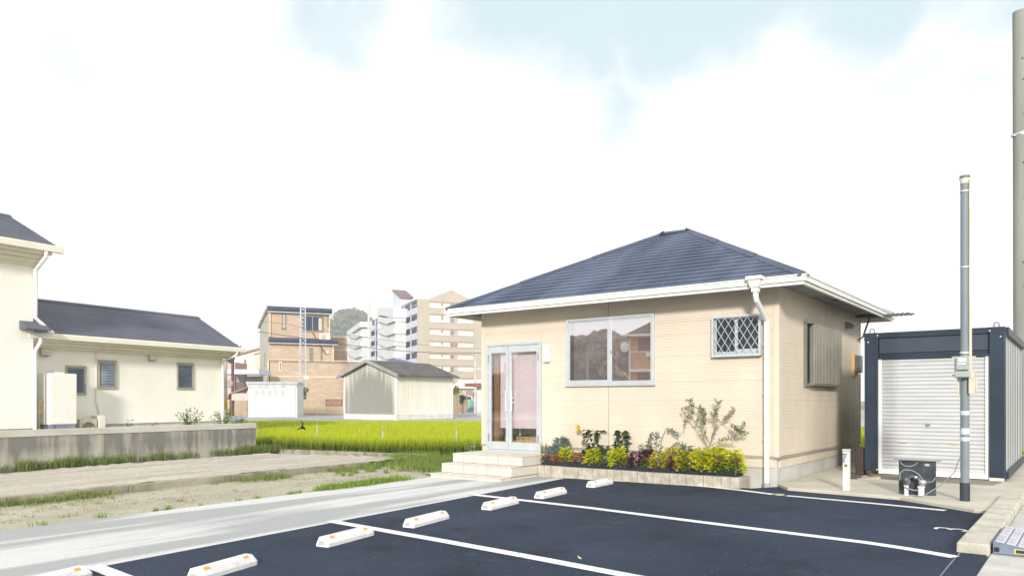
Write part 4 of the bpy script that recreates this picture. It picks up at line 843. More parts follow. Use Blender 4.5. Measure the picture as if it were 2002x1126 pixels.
# ------------------------------------------------------------------ retaining wall, yard and the cream house on the left
WD = (w1 - w0); WD.z = 0; WD.normalize(); WA = math.atan2(WD.y, WD.x); wl = (w1 - w0).length
def stainwall():
    m = bpy.data.materials.new('stained_concrete'); m.use_nodes = True; n = m.node_tree.nodes; l = m.node_tree.links; b = n['Principled BSDF']; b.inputs['Roughness'].default_value = .92
    tc = n.new('ShaderNodeTexCoord'); mp = n.new('ShaderNodeMapping'); mp.inputs['Scale'].default_value = (3.2, 1, .35); l.new(tc.outputs['Object'], mp.inputs[0])
    a = n.new('ShaderNodeTexNoise'); a.inputs['Scale'].default_value = 1.6; a.inputs['Detail'].default_value = 6; l.new(mp.outputs[0], a.inputs['Vector'])
    mp2 = n.new('ShaderNodeMapping'); mp2.inputs['Scale'].default_value = (.5, 1, 1.2); l.new(tc.outputs['Object'], mp2.inputs[0])
    c = n.new('ShaderNodeTexNoise'); c.inputs['Scale'].default_value = 1.1; c.inputs['Detail'].default_value = 4; l.new(mp2.outputs[0], c.inputs['Vector'])
    s = n.new('ShaderNodeSeparateXYZ'); l.new(tc.outputs['Object'], s.inputs[0])
    z = n.new('ShaderNodeMapRange'); l.new(s.outputs['Z'], z.inputs['Value']); z.inputs['From Min'].default_value = .02; z.inputs['From Max'].default_value = .5
    z.inputs['To Min'].default_value = -.12; z.inputs['To Max'].default_value = .16
    ad = n.new('ShaderNodeMath'); l.new(a.outputs['Fac'], ad.inputs[0]); l.new(z.outputs[0], ad.inputs[1])
    ad2 = n.new('ShaderNodeMath'); ad2.operation = 'MULTIPLY_ADD'; l.new(c.outputs['Fac'], ad2.inputs[0]); ad2.inputs[1].default_value = .6; l.new(ad.outputs[0], ad2.inputs[2])
    r = n.new('ShaderNodeValToRGB'); e = r.color_ramp.elements; e[0].position = .52; e[0].color = (.56, .53, .45, 1); e[1].position = 1.0; e[1].color = (.19, .185, .165, 1)
    k = r.color_ramp.elements.new(.8); k.color = (.37, .35, .295, 1)
    l.new(ad2.outputs[0], r.inputs[0]); l.new(r.outputs[0], b.inputs['Base Color'])
    bp = n.new('ShaderNodeBump'); bp.inputs['Strength'].default_value = .3; bp.inputs['Distance'].default_value = .02; l.new(c.outputs['Fac'], bp.inputs['Height']); l.new(bp.outputs[0], b.inputs['Normal']); return m
RT = thing('retaining_wall', 'low weathered concrete retaining wall between the bare field and the cream house', 'wall', (w0.x, w0.y, gz(w0.x, .1)), WA)
x0, ztop = -9.0, .865
m = MB(); m.hexa([(x0, 0, -.3), (wl, 0, -.3), (wl, .16, -.3), (x0, .16, -.3)], [(x0, 0, ztop - .15), (wl, 0, ztop - .15), (wl, .16, ztop - .15), (x0, .16, ztop - .15)]); obj('wall_face', m, stainwall(), RT)
m = MB(); m.box(x0, wl + .01, -.018, .20, ztop - .149, ztop); obj('coping', m, pm('pale_coping', (.46, .44, .38), .9, .0, 1.2, c2=(.58, .56, .50), st=(1, 1, 1.5), bump=.2, bscale=20), RT, bevel=.012)
LHo = ((435 - CX) / F * 26, 26.0); left = Fr(LHo, math.atan2(.864, .503)); LA = left.a
wn = Vector((-WD.y, WD.x, 0))
def W2(p): return (p.x, p.y)
yd = [w1 + wn * .19 - WD * .2, Vector((*left.w(.9, -.2), 0)), Vector((*left.w(.9, 14), 0)), Vector((*left.w(-40, 14), 0)), w0 - WD * 9 + wn * .19]
m = MB(); m.prism([W2(p) for p in yd], -.5, .46); struct(obj('yard', m, pm('yard_gravel', (.34, .32, .26), .95, .25, 3, bump=.5, bscale=30)))

LH = thing('cream_house', 'cream stucco house with grey slate gable roofs beyond the retaining wall at the left edge', 'house', (*LHo, 0), LA)
m = MB(); m.box(-12, 0, .0, 9, .70, 3.2); obj('wing_wall', m, M_stucco, LH)
m = MB(); m.box(-12, -.03, .04, 9, .3, .70); obj('foundation', m, M_found, LH)
m = MB(); m.exy([(0, 0)], 0, 0) if False else None
UX = left.fx(65, -.6)
m = MB(); m.box(UX - 9, UX, -.6, 7, .66, 5.55); obj('upper_wall', m, M_stucco, LH)
m = MB(); m.box(UX - 9, UX - .03, -.56, 7, .3, .66); obj('foundation', m, M_found, LH)
def gable(name, x0, x1, ye, ze, yr, zr, yb, rows, mat):
    m = MB(); n = rows
    for k in range(n):
        t0, t1 = k / n, (k + 1) / n
        for (ya, za, s) in ((ye, ze, 1), (yb, ze, -1)):
            p = lambda t, dz: (ya + (yr - ya) * t, za + (zr - za) * t + dz)
            a0, a1, b1 = p(t0, -.01), p(t0, .02), p(t1, .004)
            f = [(0, 1, 2, 3), (3, 2, 4, 5)] if s > 0 else [(3, 2, 1, 0), (5, 4, 2, 3)]
            m.add([(x0, *a0), (x1, *a0), (x1, *a1), (x0, *a1), (x1, *b1), (x0, *b1)], f)
    r = obj(name, m, mat, LH); u = MB()
    u.add([(x0, ye, ze - .03), (x1, ye, ze - .03), (x1, yr, zr - .03), (x0, yr, zr - .03), (x0, yb, ze - .03), (x1, yb, ze - .03)], [(3, 2, 1, 0), (5, 2, 3, 4)])
    u.add([(x1 - .01, ye, ze - .03), (x1 - .01, yr, zr - .03), (x1 - .01, yr, zr), (x1 - .01, ye, ze)], [(0, 1, 2, 3)]); u.add([(x1 - .01, yb, ze - .03), (x1 - .01, yr, zr - .03), (x1 - .01, yr, zr), (x1 - .01, yb, ze)], [(3, 2, 1, 0)])
    obj('verge', u, M_pltrim, r); c = MB(); c.exx([(yr - .12, zr - .03), (yr, zr + .05), (yr + .12, zr - .03)], x0, x1 + .01); obj('ridge_cap', c, M_roofL, r); return r
xe = left.fx(466, -.5); yr = 1.75; xr = left.fx(385, yr); zr = left.z(620, xr, yr)
gable('wing_roof', UX + .05, .42, -.5, 3.21, 1.85, 4.42, 4.2, 16, M_roofL)
m = MB(); m.add([(.0, .0, 3.2), (.0, 3.7, 3.2), (.0, 1.85, 4.36)], [(0, 1, 2)]); obj('gable_wall', m, M_stuccow, LH)
m = MB(); gx0 = left.fx(58, -.62)
m.exx([(-.62, 3.08), (-.62, 3.22), (-.60, 3.24), (-.50, 3.24), (-.50, 3.08)], gx0, .50); obj('gutter', m, M_pltrim, LH, bevel=.01)
m = MB(); m.box(gx0, .36, -.50, -.30, 3.02, 3.10); m.box(gx0, .30, -.34, .0, 2.93, 3.02); m.box(gx0, .26, -.2, -.002, 2.86, 2.93); obj('eave_moulding', m, M_stuccow, LH)
m = MB(); m.box(UX - .0, .14, -.08, 3.9, 2.93, 3.2); obj('eave_return', m, M_stuccow, LH)
ux0 = UX - 9.5; ue = left.fx(122, -1.1); uez = 5.50
gable('upper_roof', ux0, ue - .08, -1.08, uez + .02, 1.45, uez + 1.18, 5.5, 14, M_roofL)
m = MB(); m.add([(UX - .02, -.58, 5.5), (UX - .02, 3.5, 5.5), (UX - .02, 1.45, 6.6)], [(0, 1, 2)]); obj('gable_wall', m, M_stuccow, LH)
m = MB(); m.exx([(-1.20, uez - .14), (-1.20, uez + .02), (-1.18, uez + .04), (-1.08, uez + .04), (-1.08, uez - .14)], ux0, ue); obj('gutter', m, M_pltrim, LH, bevel=.01)
m = MB(); m.box(ux0, ue - .25, -1.08, -.88, uez - .21, uez - .11); m.box(ux0, ue - .34, -.92, -.72, uez - .32, uez - .21); m.box(ux0, ue - .42, -.80, 4, uez - .42, uez - .32); obj('eave_moulding', m, M_stuccow, LH)
m = MB(); m.exx([(-.72, uez - .42), (-.58, uez - .56), (-.58, uez - .42)], ux0, UX + .1); obj('cornice', m, M_stuccow, LH)
pz = .42
m = MB(); m.tube([(UX + .05, -1.14, uez - .1), (UX + .05, -1.14, uez - .28), (UX + .0, -.72, uez - .62), (UX + .0, -.70, 3.62), (UX + .35, -.72, 3.3), (UX + .45, -.72, 3.24)], .055, 8); obj('downpipe', m, M_white, LH)
xx = left.fx(76, -.6); m = MB(); m.tube([(xx + .05, -.58, 3.1), (xx + .05, -.58, 2.98), (UX + .0, -.68, 2.72), (UX + .0, -.68, .5)], .05, 8); obj('downpipe', m, M_white, LH)
m = MB(); m.tube([(.14, -.58, 3.1), (.14, -.55, 2.98), (-.06, -.08, 2.75), (-.06, -.08, .5)], .05, 8); obj('downpipe', m, M_white, LH)
m = MB(); m.hexa([(UX - .35, -.95, 3.28), (UX + .28, -.95, 3.28), (UX + .28, -.6, 3.28), (UX - .35, -.6, 3.28)], [(UX - .35, -.95, 3.31), (UX + .28, -.95, 3.31), (UX + .25, -.6, 3.52), (UX - .35, -.6, 3.52)]); obj('roof_flashing', m, M_roofL, LH)
def lwin(pxa, pxb, pyt, pyb, gl, curtain=True):
    a, b = left.fx(pxa), left.fx(pxb); zt, zb_ = left.z(pyt, a, 0), left.z(pyb, a, 0); m = MB(); m.frame(a, b, zb_, zt, .05, -.04, .01); w = obj('window', m, pm('beige_frame', (.40, .35, .27), .5) if 'beige_frame' not in MATS else MATS['beige_frame'], LH, bevel=.005)
    p_ = MB(); p_.box(a + .07, b - .07, -.008, .004, zb_ + .07, zt - .07); obj('pane', p_, gl, w)
    j = MB(); n = 9; h = (zt - zb_ - .14) / n
    for i in range(n): z = zb_ + .07 + i * h; j.hexa([(a + .075, -.03, z), (b - .075, -.03, z), (b - .075, -.012, z + h * .8), (a + .075, -.012, z + h * .8)], [(a + .075, -.034, z + .008), (b - .075, -.034, z + .008), (b - .075, -.016, z + h * .8 + .008), (a + .075, -.016, z + h * .8 + .008)])
    obj('louvres', j, pm('louvre_glass', (.025, .045, .09), .12, .4, 1.5, c2=(.09, .12, .17), spec=.5) if 'louvre_glass' not in MATS else MATS['louvre_glass'] if pxa != 191 else pm('pale_louvre_glass', (.06, .10, .17), .12, .5, 1.2, c2=(.30, .34, .38), spec=.5), w)
    if curtain: c = MB(); c.box(a + .1, b - .12, -.0105, -.0085, zb_ + .3, zt - .16); obj('curtain', c, M_curtain, w)
lwin(128, 168, 714, 772, M_dglass, False); lwin(191, 228, 703, 760, M_dglass); lwin(345, 378, 708, 761, M_gglass)
def hood(px, py):
    a = left.fx(px, -.1); z = left.z(py, a, 0); m = MB(); m.tube([(a, 0, z + .06), (a, -.10, z + .06)], .13, 12); m.hexa([(a - .13, -.14, z - .16), (a + .13, -.14, z - .16), (a + .13, 0, z - .16), (a - .13, 0, z - .16)], [(a - .13, -.12, z + .06), (a + .13, -.12, z + .06), (a + .13, 0, z + .06), (a - .13, 0, z + .06)]); o = obj('vent_hood', m, pm('hood_metal', (.55, .50, .40), .4, metallic=.3) if 'hood_metal' not in MATS else MATS['hood_metal'], LH)
    m = MB(); m.box(a - .11, a + .11, -.13, -.01, z - .168, z - .161); obj('vent_opening', m, M_dark, o)
hood(90, 684); hood(300, 694)
a = left.fx(188, -.03); m = MB(); m.tube([(a, -.03, 2.9), (a, -.03, 1.4), (a + .1, -.03, 1.0)], .02, 6); m.box(a - .08, a + .08, -.06, 0, 2.82, 2.9); obj('pipe_cover', m, M_stuccow, LH)
a = left.fx(210, -.05); m = MB(); m.tube([(a, -.02, .55), (a, .05, .55)], .07, 12); obj('foundation_vent', m, M_gglass, LH)
# heater tank and air conditioner
def lbox(px0, px1, yl): return left.fx(px0, yl), left.fx(px1, yl)
a, b = lbox(97, 151, -.74); z1 = left.z(729, a, -.74)
HT = thing('heater_tank', 'tall cream water heater tank standing against the cream house wall', 'water heater', (*left.w(a, -.74), .46), LA)
m = MB(); m.box(0, b - a, 0, .62, .28, z1 - .46); obj('casing', m, pm('cream_enamel', (.84, .82, .74), .4, .02), HT, bevel=.03)
m = MB(); m.box(.03, b - a - .03, .03, .58, .12, .279); obj('plinth', m, pm('blue_grey_plinth', (.20, .25, .32), .5), HT)
for x in (.06, b - a - .1):
    m = MB(); m.box(x, x + .05, -.0, .05, -.02, .3); obj('leg', m, M_steel, HT)
m = MB(); m.box(.25, .45, .1, .3, z1 - .46, z1 - .43); obj('top_cap', m, M_white, HT)
m = MB(); m.tube([(-.12, .3, .0), (-.12, .3, .9), (-.02, .3, .9)], .025, 6); m.tube([(-.18, .3, .62), (-.02, .3, .62)], .03, 6); obj('pipework', m, MATS['brass_rail'], HT)
a, b = lbox(156, 190, -.5); z1 = left.z(819, a, -.5)
AC = thing('outdoor_unit', 'grey beige air conditioner outdoor unit standing beside the heater tank', 'air conditioner', (*left.w(a, -.5), .46), LA)
m = MB(); bw = b - a; bh = z1 - .46; m.box(0, bw, 0, .3, -.02, bh); obj('casing', m, pm('beige_enamel', (.60, .56, .45), .5), AC, bevel=.015)
m = MB(); cx, cz, rr = bw * .5, bh - .30, min(.26, bw * .42)
m.tube([(cx, -.012, cz), (cx, -.001, cz)], rr, 24); FNo = obj('fan_opening', m, M_dark, AC)
m = MB()
for k in range(1, 6): r = rr * k / 5; m.tube([(cx + r * math.cos(t * math.pi / 12), -.018, cz + r * math.sin(t * math.pi / 12)) for t in range(25)], .007, 4)
for k in range(12): t = k * math.pi / 6; m.tube([(cx, -.02, cz), (cx + rr * math.cos(t), -.02, cz + rr * math.sin(t))], .005, 4)
obj('fan_grille', m, MATS['beige_enamel'], FNo)
a = left.fx(193, -.5); b = left.fx(207, -.5); m = MB(); m.box(0, b - a, 0, .4, 0, left.z(812, a, -.5) - .46); o = obj('pump_cabinet', m, pm('ivory_enamel', (.74, .71, .62), .45, .02), None, (*left.w(a, -.5), .46), LA, bevel=.02); tag(o, 'small ivory cabinet standing right of the outdoor unit by the cream wall', 'cabinet')

# ------------------------------------------------------------------ grasses: rice paddy and weeds
def blades(name, P, h, w, lean, mat, hv=.3, curl=.35):
    n = len(P); az = nr.random(n) * 2 * np.pi; hh = (h if P.shape[1] < 4 else h * P[:, 3]) * (1 + hv * (nr.random(n) * 2 - 1)); ww = w * (.7 + .6 * nr.random(n))
    sx, sy = np.cos(az) * ww / 2, np.sin(az) * ww / 2; la = nr.random(n) * 2 * np.pi; ll = lean * nr.random(n) * hh; dx, dy = np.cos(la) * ll, np.sin(la) * ll
    V = np.empty((n, 6, 3))
    for i, (t, k, wd) in enumerate(((0, 0, .8), (.6, curl, 1), (1, 1, .12))):
        zz_ = hh * t * (1 if t < 1 else .96)
        for s, e in ((0, -1), (1, 1)):
            V[:, 2 * i + s, 0] = P[:, 0] + dx * k + e * sx * wd; V[:, 2 * i + s, 1] = P[:, 1] + dy * k + e * sy * wd; V[:, 2 * i + s, 2] = P[:, 2] + zz_
    o = np.arange(n)[:, None] * 6
    Q = np.concatenate([o + np.array([[0, 1, 3, 2]]), o + np.array([[2, 3, 5, 4]])]); return npobj(name, V.reshape(-1, 3), Q, mat)
def ricemat(name):
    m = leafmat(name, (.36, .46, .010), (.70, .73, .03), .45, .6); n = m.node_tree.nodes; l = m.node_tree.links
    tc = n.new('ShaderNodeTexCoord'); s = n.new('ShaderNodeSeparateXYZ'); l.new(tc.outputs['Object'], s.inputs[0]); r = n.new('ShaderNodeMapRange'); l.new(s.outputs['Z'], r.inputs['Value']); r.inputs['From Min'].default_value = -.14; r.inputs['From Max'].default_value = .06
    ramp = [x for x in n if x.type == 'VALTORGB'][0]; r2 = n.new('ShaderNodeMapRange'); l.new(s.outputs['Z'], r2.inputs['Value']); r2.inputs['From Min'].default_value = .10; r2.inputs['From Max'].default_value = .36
    m2 = n.new('ShaderNodeMixRGB'); l.new(r2.outputs[0], m2.inputs[0]); m2.inputs[1].default_value = (.15, .24, .02, 1); l.new(ramp.outputs[0], m2.inputs[2])  # darker green below the tips: greener stems plus shade put into the colour
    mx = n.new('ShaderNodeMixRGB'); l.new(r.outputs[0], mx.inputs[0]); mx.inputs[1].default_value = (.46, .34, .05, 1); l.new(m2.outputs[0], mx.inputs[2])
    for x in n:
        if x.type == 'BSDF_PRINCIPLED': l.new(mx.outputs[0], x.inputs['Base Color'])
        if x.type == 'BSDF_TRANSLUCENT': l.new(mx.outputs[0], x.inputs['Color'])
    return m
M_rice = ricemat('rice_blade')
YN = 20.95; RB = -.20; RTOP = .39
def ricepts(n, xa, xb, ya, yb, z):
    P = np.column_stack([xa + (xb - xa) * nr.random(n), ya + (yb - ya) * nr.random(n), np.full(n, z)]); return P
def keep(P):
    l_ = np.array([(p[0] + 7.25 + .52 * (p[1] - 21.4) > 0) if p[1] < 26.5 else (p[0] > -13.5) for p in P]) if len(P) else []
    hx = (P[:, 0] - 4.315) * .607 + (P[:, 1] - 12.09) * .795; hy = (P[:, 0] - 4.315) * .795 - (P[:, 1] - 12.09) * .607; return P[l_ & ((hx > 5.9) | (hy < -6.55))]
def edgeY(x): return r0.y + (x - r0.x) * RD.y / RD.x + .24
Pn = ricepts(40000, -7.6, 3.5, 0, 2.6, RB); Pn[:, 1] += np.clip(edgeY(Pn[:, 0]), 20.0, 22.2)
Pn[:, 0] = np.round(Pn[:, 0] / .2) * .2 + nr.normal(0, .035, len(Pn)); Pn[:, 1] = np.round(Pn[:, 1] / .26) * .26 + nr.normal(0, .035, len(Pn)); Pn = keep(Pn)
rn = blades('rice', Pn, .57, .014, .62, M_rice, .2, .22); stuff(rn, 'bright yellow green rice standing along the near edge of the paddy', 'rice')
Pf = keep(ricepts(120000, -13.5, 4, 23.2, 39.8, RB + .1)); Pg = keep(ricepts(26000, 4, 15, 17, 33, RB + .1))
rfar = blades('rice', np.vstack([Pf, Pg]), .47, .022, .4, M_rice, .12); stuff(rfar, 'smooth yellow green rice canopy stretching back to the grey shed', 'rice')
m = MB(); m.add([(-14, 23, .12), (15, 23, .12), (15, 39.9, .12), (-14, 39.9, .12)], [(0, 1, 2, 3)]); struct(obj('paddy', m, pm('paddy_green', (.12, .16, .02), .9, .2, 2)))
M_weed = leafmat('weed_blade', (.10, .16, .03), (.26, .32, .08), .35, .7); M_weed2 = leafmat('grass_blade', (.14, .24, .03), (.30, .40, .06), .4, .7)
def tufts(label, centers, mat, h, n, spread, w=.008, lean=.8):
    L = []
    for (x, y, z, s) in centers:
        k = int(n * s); L.append(np.column_stack([x + nr.normal(0, spread * s, k), y + nr.normal(0, spread * s, k), np.full(k, z - .01), np.full(k, .35 + .65 * s)]))
    o = blades('grass', np.vstack(L), h, w, lean, mat, .55, .3); stuff(o, label, 'grass')
C = []
for i in range(150):                                              # foot of the retaining wall
    t = rng.uniform(-6, wl + 1.0); dens = .5 + .5 * math.sin(t * 1.7) * math.sin(t * .63 + 1); 
    if rng.random() > .25 + .75 * dens: continue
    p = w0 + WD * t - wn * abs(rng.gauss(.05, .09)); C.append((p.x, p.y, gz(p.x, .1), rng.uniform(.5, 1.4)))
tufts('ragged green weeds along the foot of the retaining wall', C, M_weed, .17, 90, .10)
C = []
for i in range(120):                                              # in front of the field kerb
    t = rng.uniform(-4, 8.2); p = c0 + CD * t + CN * (abs(rng.gauss(.12, .16)) + .1)
    if math.sin(t * 1.9) + math.sin(t * .8 + 2) < -.3: continue
    C.append((p.x, p.y, gz(p.x, -.01), rng.uniform(.4, 1.2)))
tufts('dull green weeds growing along the field kerb', C, M_weed, .09, 60, .12)
C = []
for i in range(46):
    p = G(rng.uniform(560, 770), rng.uniform(930, 952)); q = alley_a + AD * ((p - alley_a).dot(AD)); p = q + Vector((-AD.y, AD.x, 0)) * abs(rng.gauss(.0, .12)); C.append((p.x, p.y, gz(p.x, 0), rng.uniform(.5, 1.2)))
for i in range(22):
    q = alley_a + AD * rng.uniform(-2, 5); C.append((q.x - AD.y * .06, q.y + AD.x * .06, gz(q.x, 0), rng.uniform(.2, .5)))
tufts('fresh grass fringe along the edge of the concrete alley', C, M_weed2, .08, 90, .09)
C = []
for i in range(170):
    px = rng.uniform(660, 880); py = 895 + abs(rng.gauss(0, 10)) + max(0, (770 - px) * .16); p = G(px, min(py, 928)); C.append((p.x, p.y, gz(p.x, -.02), rng.uniform(.3, .7) * (.35 + .65 * min(1, max(0, (px - 670) / 120))) * (1.8 if 775 < px < 850 else 1.1)))
tufts('thick grass bank between the paddy corner and the entrance steps', C, leafmat('bank_grass', (.12, .20, .035), (.30, .38, .09), .4, .7), .16, 130, .13, .009)
C = []
for i in range(90):
    px = rng.uniform(0, 760); t = px / 860; y0 = 1037 - .124 * px - 14; p = G(px, y0 - rng.uniform(0, 32)); C.append((p.x, p.y, gz(p.x, -.012), rng.uniform(.15, .7)))
tufts('sparse dry grass scattered over the dirt strip beside the alley', C, leafmat('dry_blade', (.22, .22, .09), (.38, .36, .2), .3, .8), .05, 40, .12)
def weedplant(px, py, yl_, label, hh, r, n):
    x = left.fx(px, yl_); X, Y = left.w(x, yl_); t = thing('weed_bush', label, 'weed', (X, Y, .46), rng.random() * 6, 'weeds growing on top of the retaining wall'); m = MB()
    for s in range(9):
        a = rng.random() * 6.28; q = r * rng.uniform(.2, 1); hz_ = hh * rng.uniform(.5, 1); P = [Vector((0, 0, -.05)), Vector((math.cos(a) * q * .4, math.sin(a) * q * .4, hz_ * .5)), Vector((math.cos(a) * q, math.sin(a) * q, hz_))]; spray(P, n, .11, .03, m, .03)
    obj('leaves', m, leafmat('weed_leaf', (.09, .16, .05), (.22, .30, .13)) if 'weed_leaf' not in bpy.data.materials else bpy.data.materials['weed_leaf'], t); obj('stems', stems_mesh(9, r, hh * .9, .006), LM['stem'], t)
weedplant(372, 840, -3.0, 'leafy green weed clump behind the wall below the right hand louvre window', .72, .42, 34)
weedplant(437, 838, -2.6, 'tall leafy weed clump at the right corner of the cream house', .72, .38, 34)
weedplant(463, 838, -2.2, 'low leafy weed behind the wall at the edge of the rice', .42, .3, 22)
weedplant(252, 845, -3.2, 'thin upright weed seedling poking above the wall below the middle of the house', .42, .08, 6)
weedplant(299, 843, -3.2, 'tiny weed seedling above the wall left of the big weed clump', .36, .06, 5)
weedplant(172, 850, -3.3, 'round green weed in front of the outdoor unit', .38, .12, 12)
# stakes and string along the rice
def stake(px, pyt, pyb, label, rlow=.018, pym=None, lean=0.0):
    p = G(px, pyb, 0); p.y -= .06; o = thing('field_stake', label, 'stake', (p.x, p.y, p.z), 0, 'stakes along the edge of the rice'); zt = H + (HZ - pyt) / F * p.y - p.z
    m = MB(); m.tube([(0, 0, -.2), (lean, 0, zt)], [.009, .007], 6); obj('rod', m, pm('bamboo', (.42, .38, .26), .8, .15, 8) if 'bamboo' not in MATS else MATS['bamboo'], o)
    if pym: m = MB(); z_ = H + (HZ - pym) / F * p.y - p.z; m.tube([(0, 0, -.2), (lean * .4, 0, z_)], rlow, 8); obj('tube', m, pm('faded_pvc', (.42, .42, .38), .7, .15, 6) if 'faded_pvc' not in MATS else MATS['faded_pvc'], o)
    return (p.x + lean, p.y, p.z + zt)
tops = [stake(502, 803, 882, 'bamboo stake at the end of the retaining wall', lean=.06), stake(621, 804, 885, 'thin stake at the rice edge just right of the hanging black rag', .016, 832),
        stake(748, 806, 888, 'stake with thick grey lower half in front of the grey shed', .026, 843, .05), stake(893, 812, 888, 'stake with a dark cloth tied to it near the entrance steps', .024, 842, .0)]
m = MB(); P = []
for i in range(len(tops) - 1):
    a, b = Vector(tops[i]), Vector(tops[i + 1])
    for k in range(8): t = k / 8; q = a.lerp(b, t); q.z -= .02 + .10 * 4 * t * (1 - t) * .3; P.append(q)
m.tube(P, .0045, 4); o = obj('string', m, pm('twine', (.45, .45, .38), .8)); tag(o, 'thin string strung between the stakes above the rice', 'string')
m = MB(); q = at(590, 826, 21.6); m.tube([q + Vector((0, 0, .03)), q + Vector((.03, 0, -.02)), q + Vector((.02, 0, -.1)), q + Vector((-.01, 0, -.17))], [.012, .02, .03, .05], 6)
for k in range(9): m.leaf(q + Vector((rng.uniform(-.05, .05), 0, -.17)), (rng.uniform(-1, 1), rng.uniform(-.3, .3), rng.uniform(-.3, .5)), .12, .09)
m.leaf(q + Vector((0, 0, .03)), (-.6, 0, .2), .08, .05); m.tube([q + Vector((0, 0, .03)), q + Vector((0, 0, .08))], .004, 4)
M_rag = pm('black_rag', (.015, .02, .035), .6, .3, 10)
o = obj('black_cloth', m, M_rag); tag(o, 'black rag hanging as a bird scarer over the rice left of the thin stake', 'cloth')
m = MB(); q = G(893, 888); q.z = H + (HZ - 861) / F * q.y
m.tube([q + Vector((-.03, -.03, .05)), q + Vector((.05, -.03, -.03)), q + Vector((.14, -.03, -.09)), q + Vector((.22, -.03, -.12)), q + Vector((.30, -.03, -.10)), q + Vector((.33, -.03, .02))], [.03, .035, .03, .03, .045, .03], 6)
for k in range(6): m.leaf(q + Vector((.31, -.03, -.05)), (rng.uniform(-.6, .6), -.2, rng.uniform(-.3, 1)), .12, .07)
o = obj('dark_cloth', m, M_rag); tag(o, 'dark cloth tied to the stake nearest the steps', 'cloth')
m = MB(); q = Vector((*house.w(-6.38, -.2), .0)); 
for k in range(22): m.leaf(q + Vector((rng.uniform(-.12, .1), rng.uniform(-.1, .1), .36 + rng.uniform(-.14, .12))), (rng.uniform(-1, 1), rng.uniform(-1, 1), rng.uniform(-.8, .6)), .08, .06)
m.tube([q + Vector((0, 0, -.15)), q + Vector((0, 0, .4))], .01, 5); o = obj('wall_plant', m, LM['silver']); tag(o, 'small pale plant at the house corner just left of the top step', 'plant')

# ------------------------------------------------------------------ beyond the paddy: road bank, shed, block wall, storage shed
m = MB(); m.prism([(-60, 40.05), (40, 40.05), (40, 140), (-60, 140)], -.5, .37)
struct(obj('far_road', m, pm('pale_road', (.34, .355, .37), .9, .1, .6)))
M_corr = pm('cream_sheet', (.82, .755, .66), .6, .05, 1.5, st=(3, 3, .3))
def stainsheet():
    m = pm('weathered_sheet', (.66, .61, .50), .75, .05); n = m.node_tree.nodes; l = m.node_tree.links; b = n['Principled BSDF']
    tc = n.new('ShaderNodeTexCoord'); mp = n.new('ShaderNodeMapping'); mp.inputs['Scale'].default_value = (2.6, 1, .22); l.new(tc.outputs['Object'], mp.inputs[0])
    a = n.new('ShaderNodeTexNoise'); a.inputs['Scale'].default_value = 2.2; a.inputs['Detail'].default_value = 6; l.new(mp.outputs[0], a.inputs['Vector'])
    v = n.new('ShaderNodeVectorMath'); v.operation = 'SUBTRACT'; l.new(tc.outputs['Object'], v.inputs[0]); v.inputs[1].default_value = (-2.05, 0, .55)
    v2 = n.new('ShaderNodeVectorMath'); v2.operation = 'MULTIPLY'; l.new(v.outputs[0], v2.inputs[0]); v2.inputs[1].default_value = (.40, 0, .37)
    ln = n.new('ShaderNodeVectorMath'); ln.operation = 'LENGTH'; l.new(v2.outputs[0], ln.inputs[0])
    ad = n.new('ShaderNodeMath'); ad.operation = 'MULTIPLY_ADD'; l.new(a.outputs['Fac'], ad.inputs[0]); ad.inputs[1].default_value = -.75; l.new(ln.outputs['Value'], ad.inputs[2])
    r = n.new('ShaderNodeValToRGB'); e = r.color_ramp.elements; e[0].position = .30; e[0].color = (.27, .265, .235, 1); e[1].position = .68; e[1].color = (.70, .66, .57, 1)
    l.new(ad.outputs[0], r.inputs[0]); l.new(r.outputs[0], b.inputs['Base Color']); return m
sh_f = Fr((-6.19, 40.0), math.atan2(-.583, .812)); SHT = thing('grey_shed', 'gabled shed with stained front, cream side wall and dark roof beyond the rice', 'shed', (-6.19, 40.0, .37), sh_f.a)
def corr(mb, a0, a1, z0, ztf, f, pitch=.2, dep=.007):
    a = a0
    while a < a1 - 1e-4:
        b = min(a + pitch, a1); c = a + (b - a) * .8
        mb.add([f(a, 0, z0), f(c, 0, z0), f(c, 0, ztf(c)), f(a, 0, ztf(a))], [(0, 1, 2, 3)]); mb.add([f(c, -dep, z0), f(b, -dep, z0), f(b, -dep, ztf(b)), f(c, -dep, ztf(c))], [(0, 1, 2, 3)]); a = b
ev, ax = 2.45, 3.18; gw, gl = 4.1, 4.65
m = MB(); corr(m, -gw, 0, .28, lambda x: ev + (ax - ev) * (1 - abs(x + gw / 2) / (gw / 2)), lambda a, o, z: (a, -o, z)); obj('front_wall', m, stainsheet(), SHT)
m = MB(); corr(m, 0, gl, .28, lambda y: ev, lambda a, o, z: (o, a, z), .91, .004); m.box(-gw, -gw + .05, .02, gl, .28, ev); m.box(-gw, 0, gl - .03, gl - .02, .28, ev); obj('side_wall', m, M_corr, SHT)
m = MB(); m.box(-gw - .02, .03, -.03, gl, -.3, .279); obj('plinth', m, pm('white_plinth', (.66, .66, .64), .85, .1, 2), SHT)
m = MB(); m.box(-.10, .022, -.025, .10, .28, ev); m.box(-gw - .02, -gw + .06, -.025, .05, .28, ev); m.box(-.02, .02, gl - .08, gl + .01, .28, ev); pieces('corner_strip', m, M_white, SHT)
def slopes(x0, x1, xm, ze, zr, y0, y1, th): # roof plates in the xz plane, extruded along y
    m = MB(); m.exy([(x0, ze), (xm, zr), (xm, zr + th), (x0, ze + th)], y0, y1); m.exy([(xm, zr), (x1, ze), (x1, ze + th), (xm, zr + th)], y0, y1); return m
k_ = (ax - ev) / (gw / 2); oh = .35
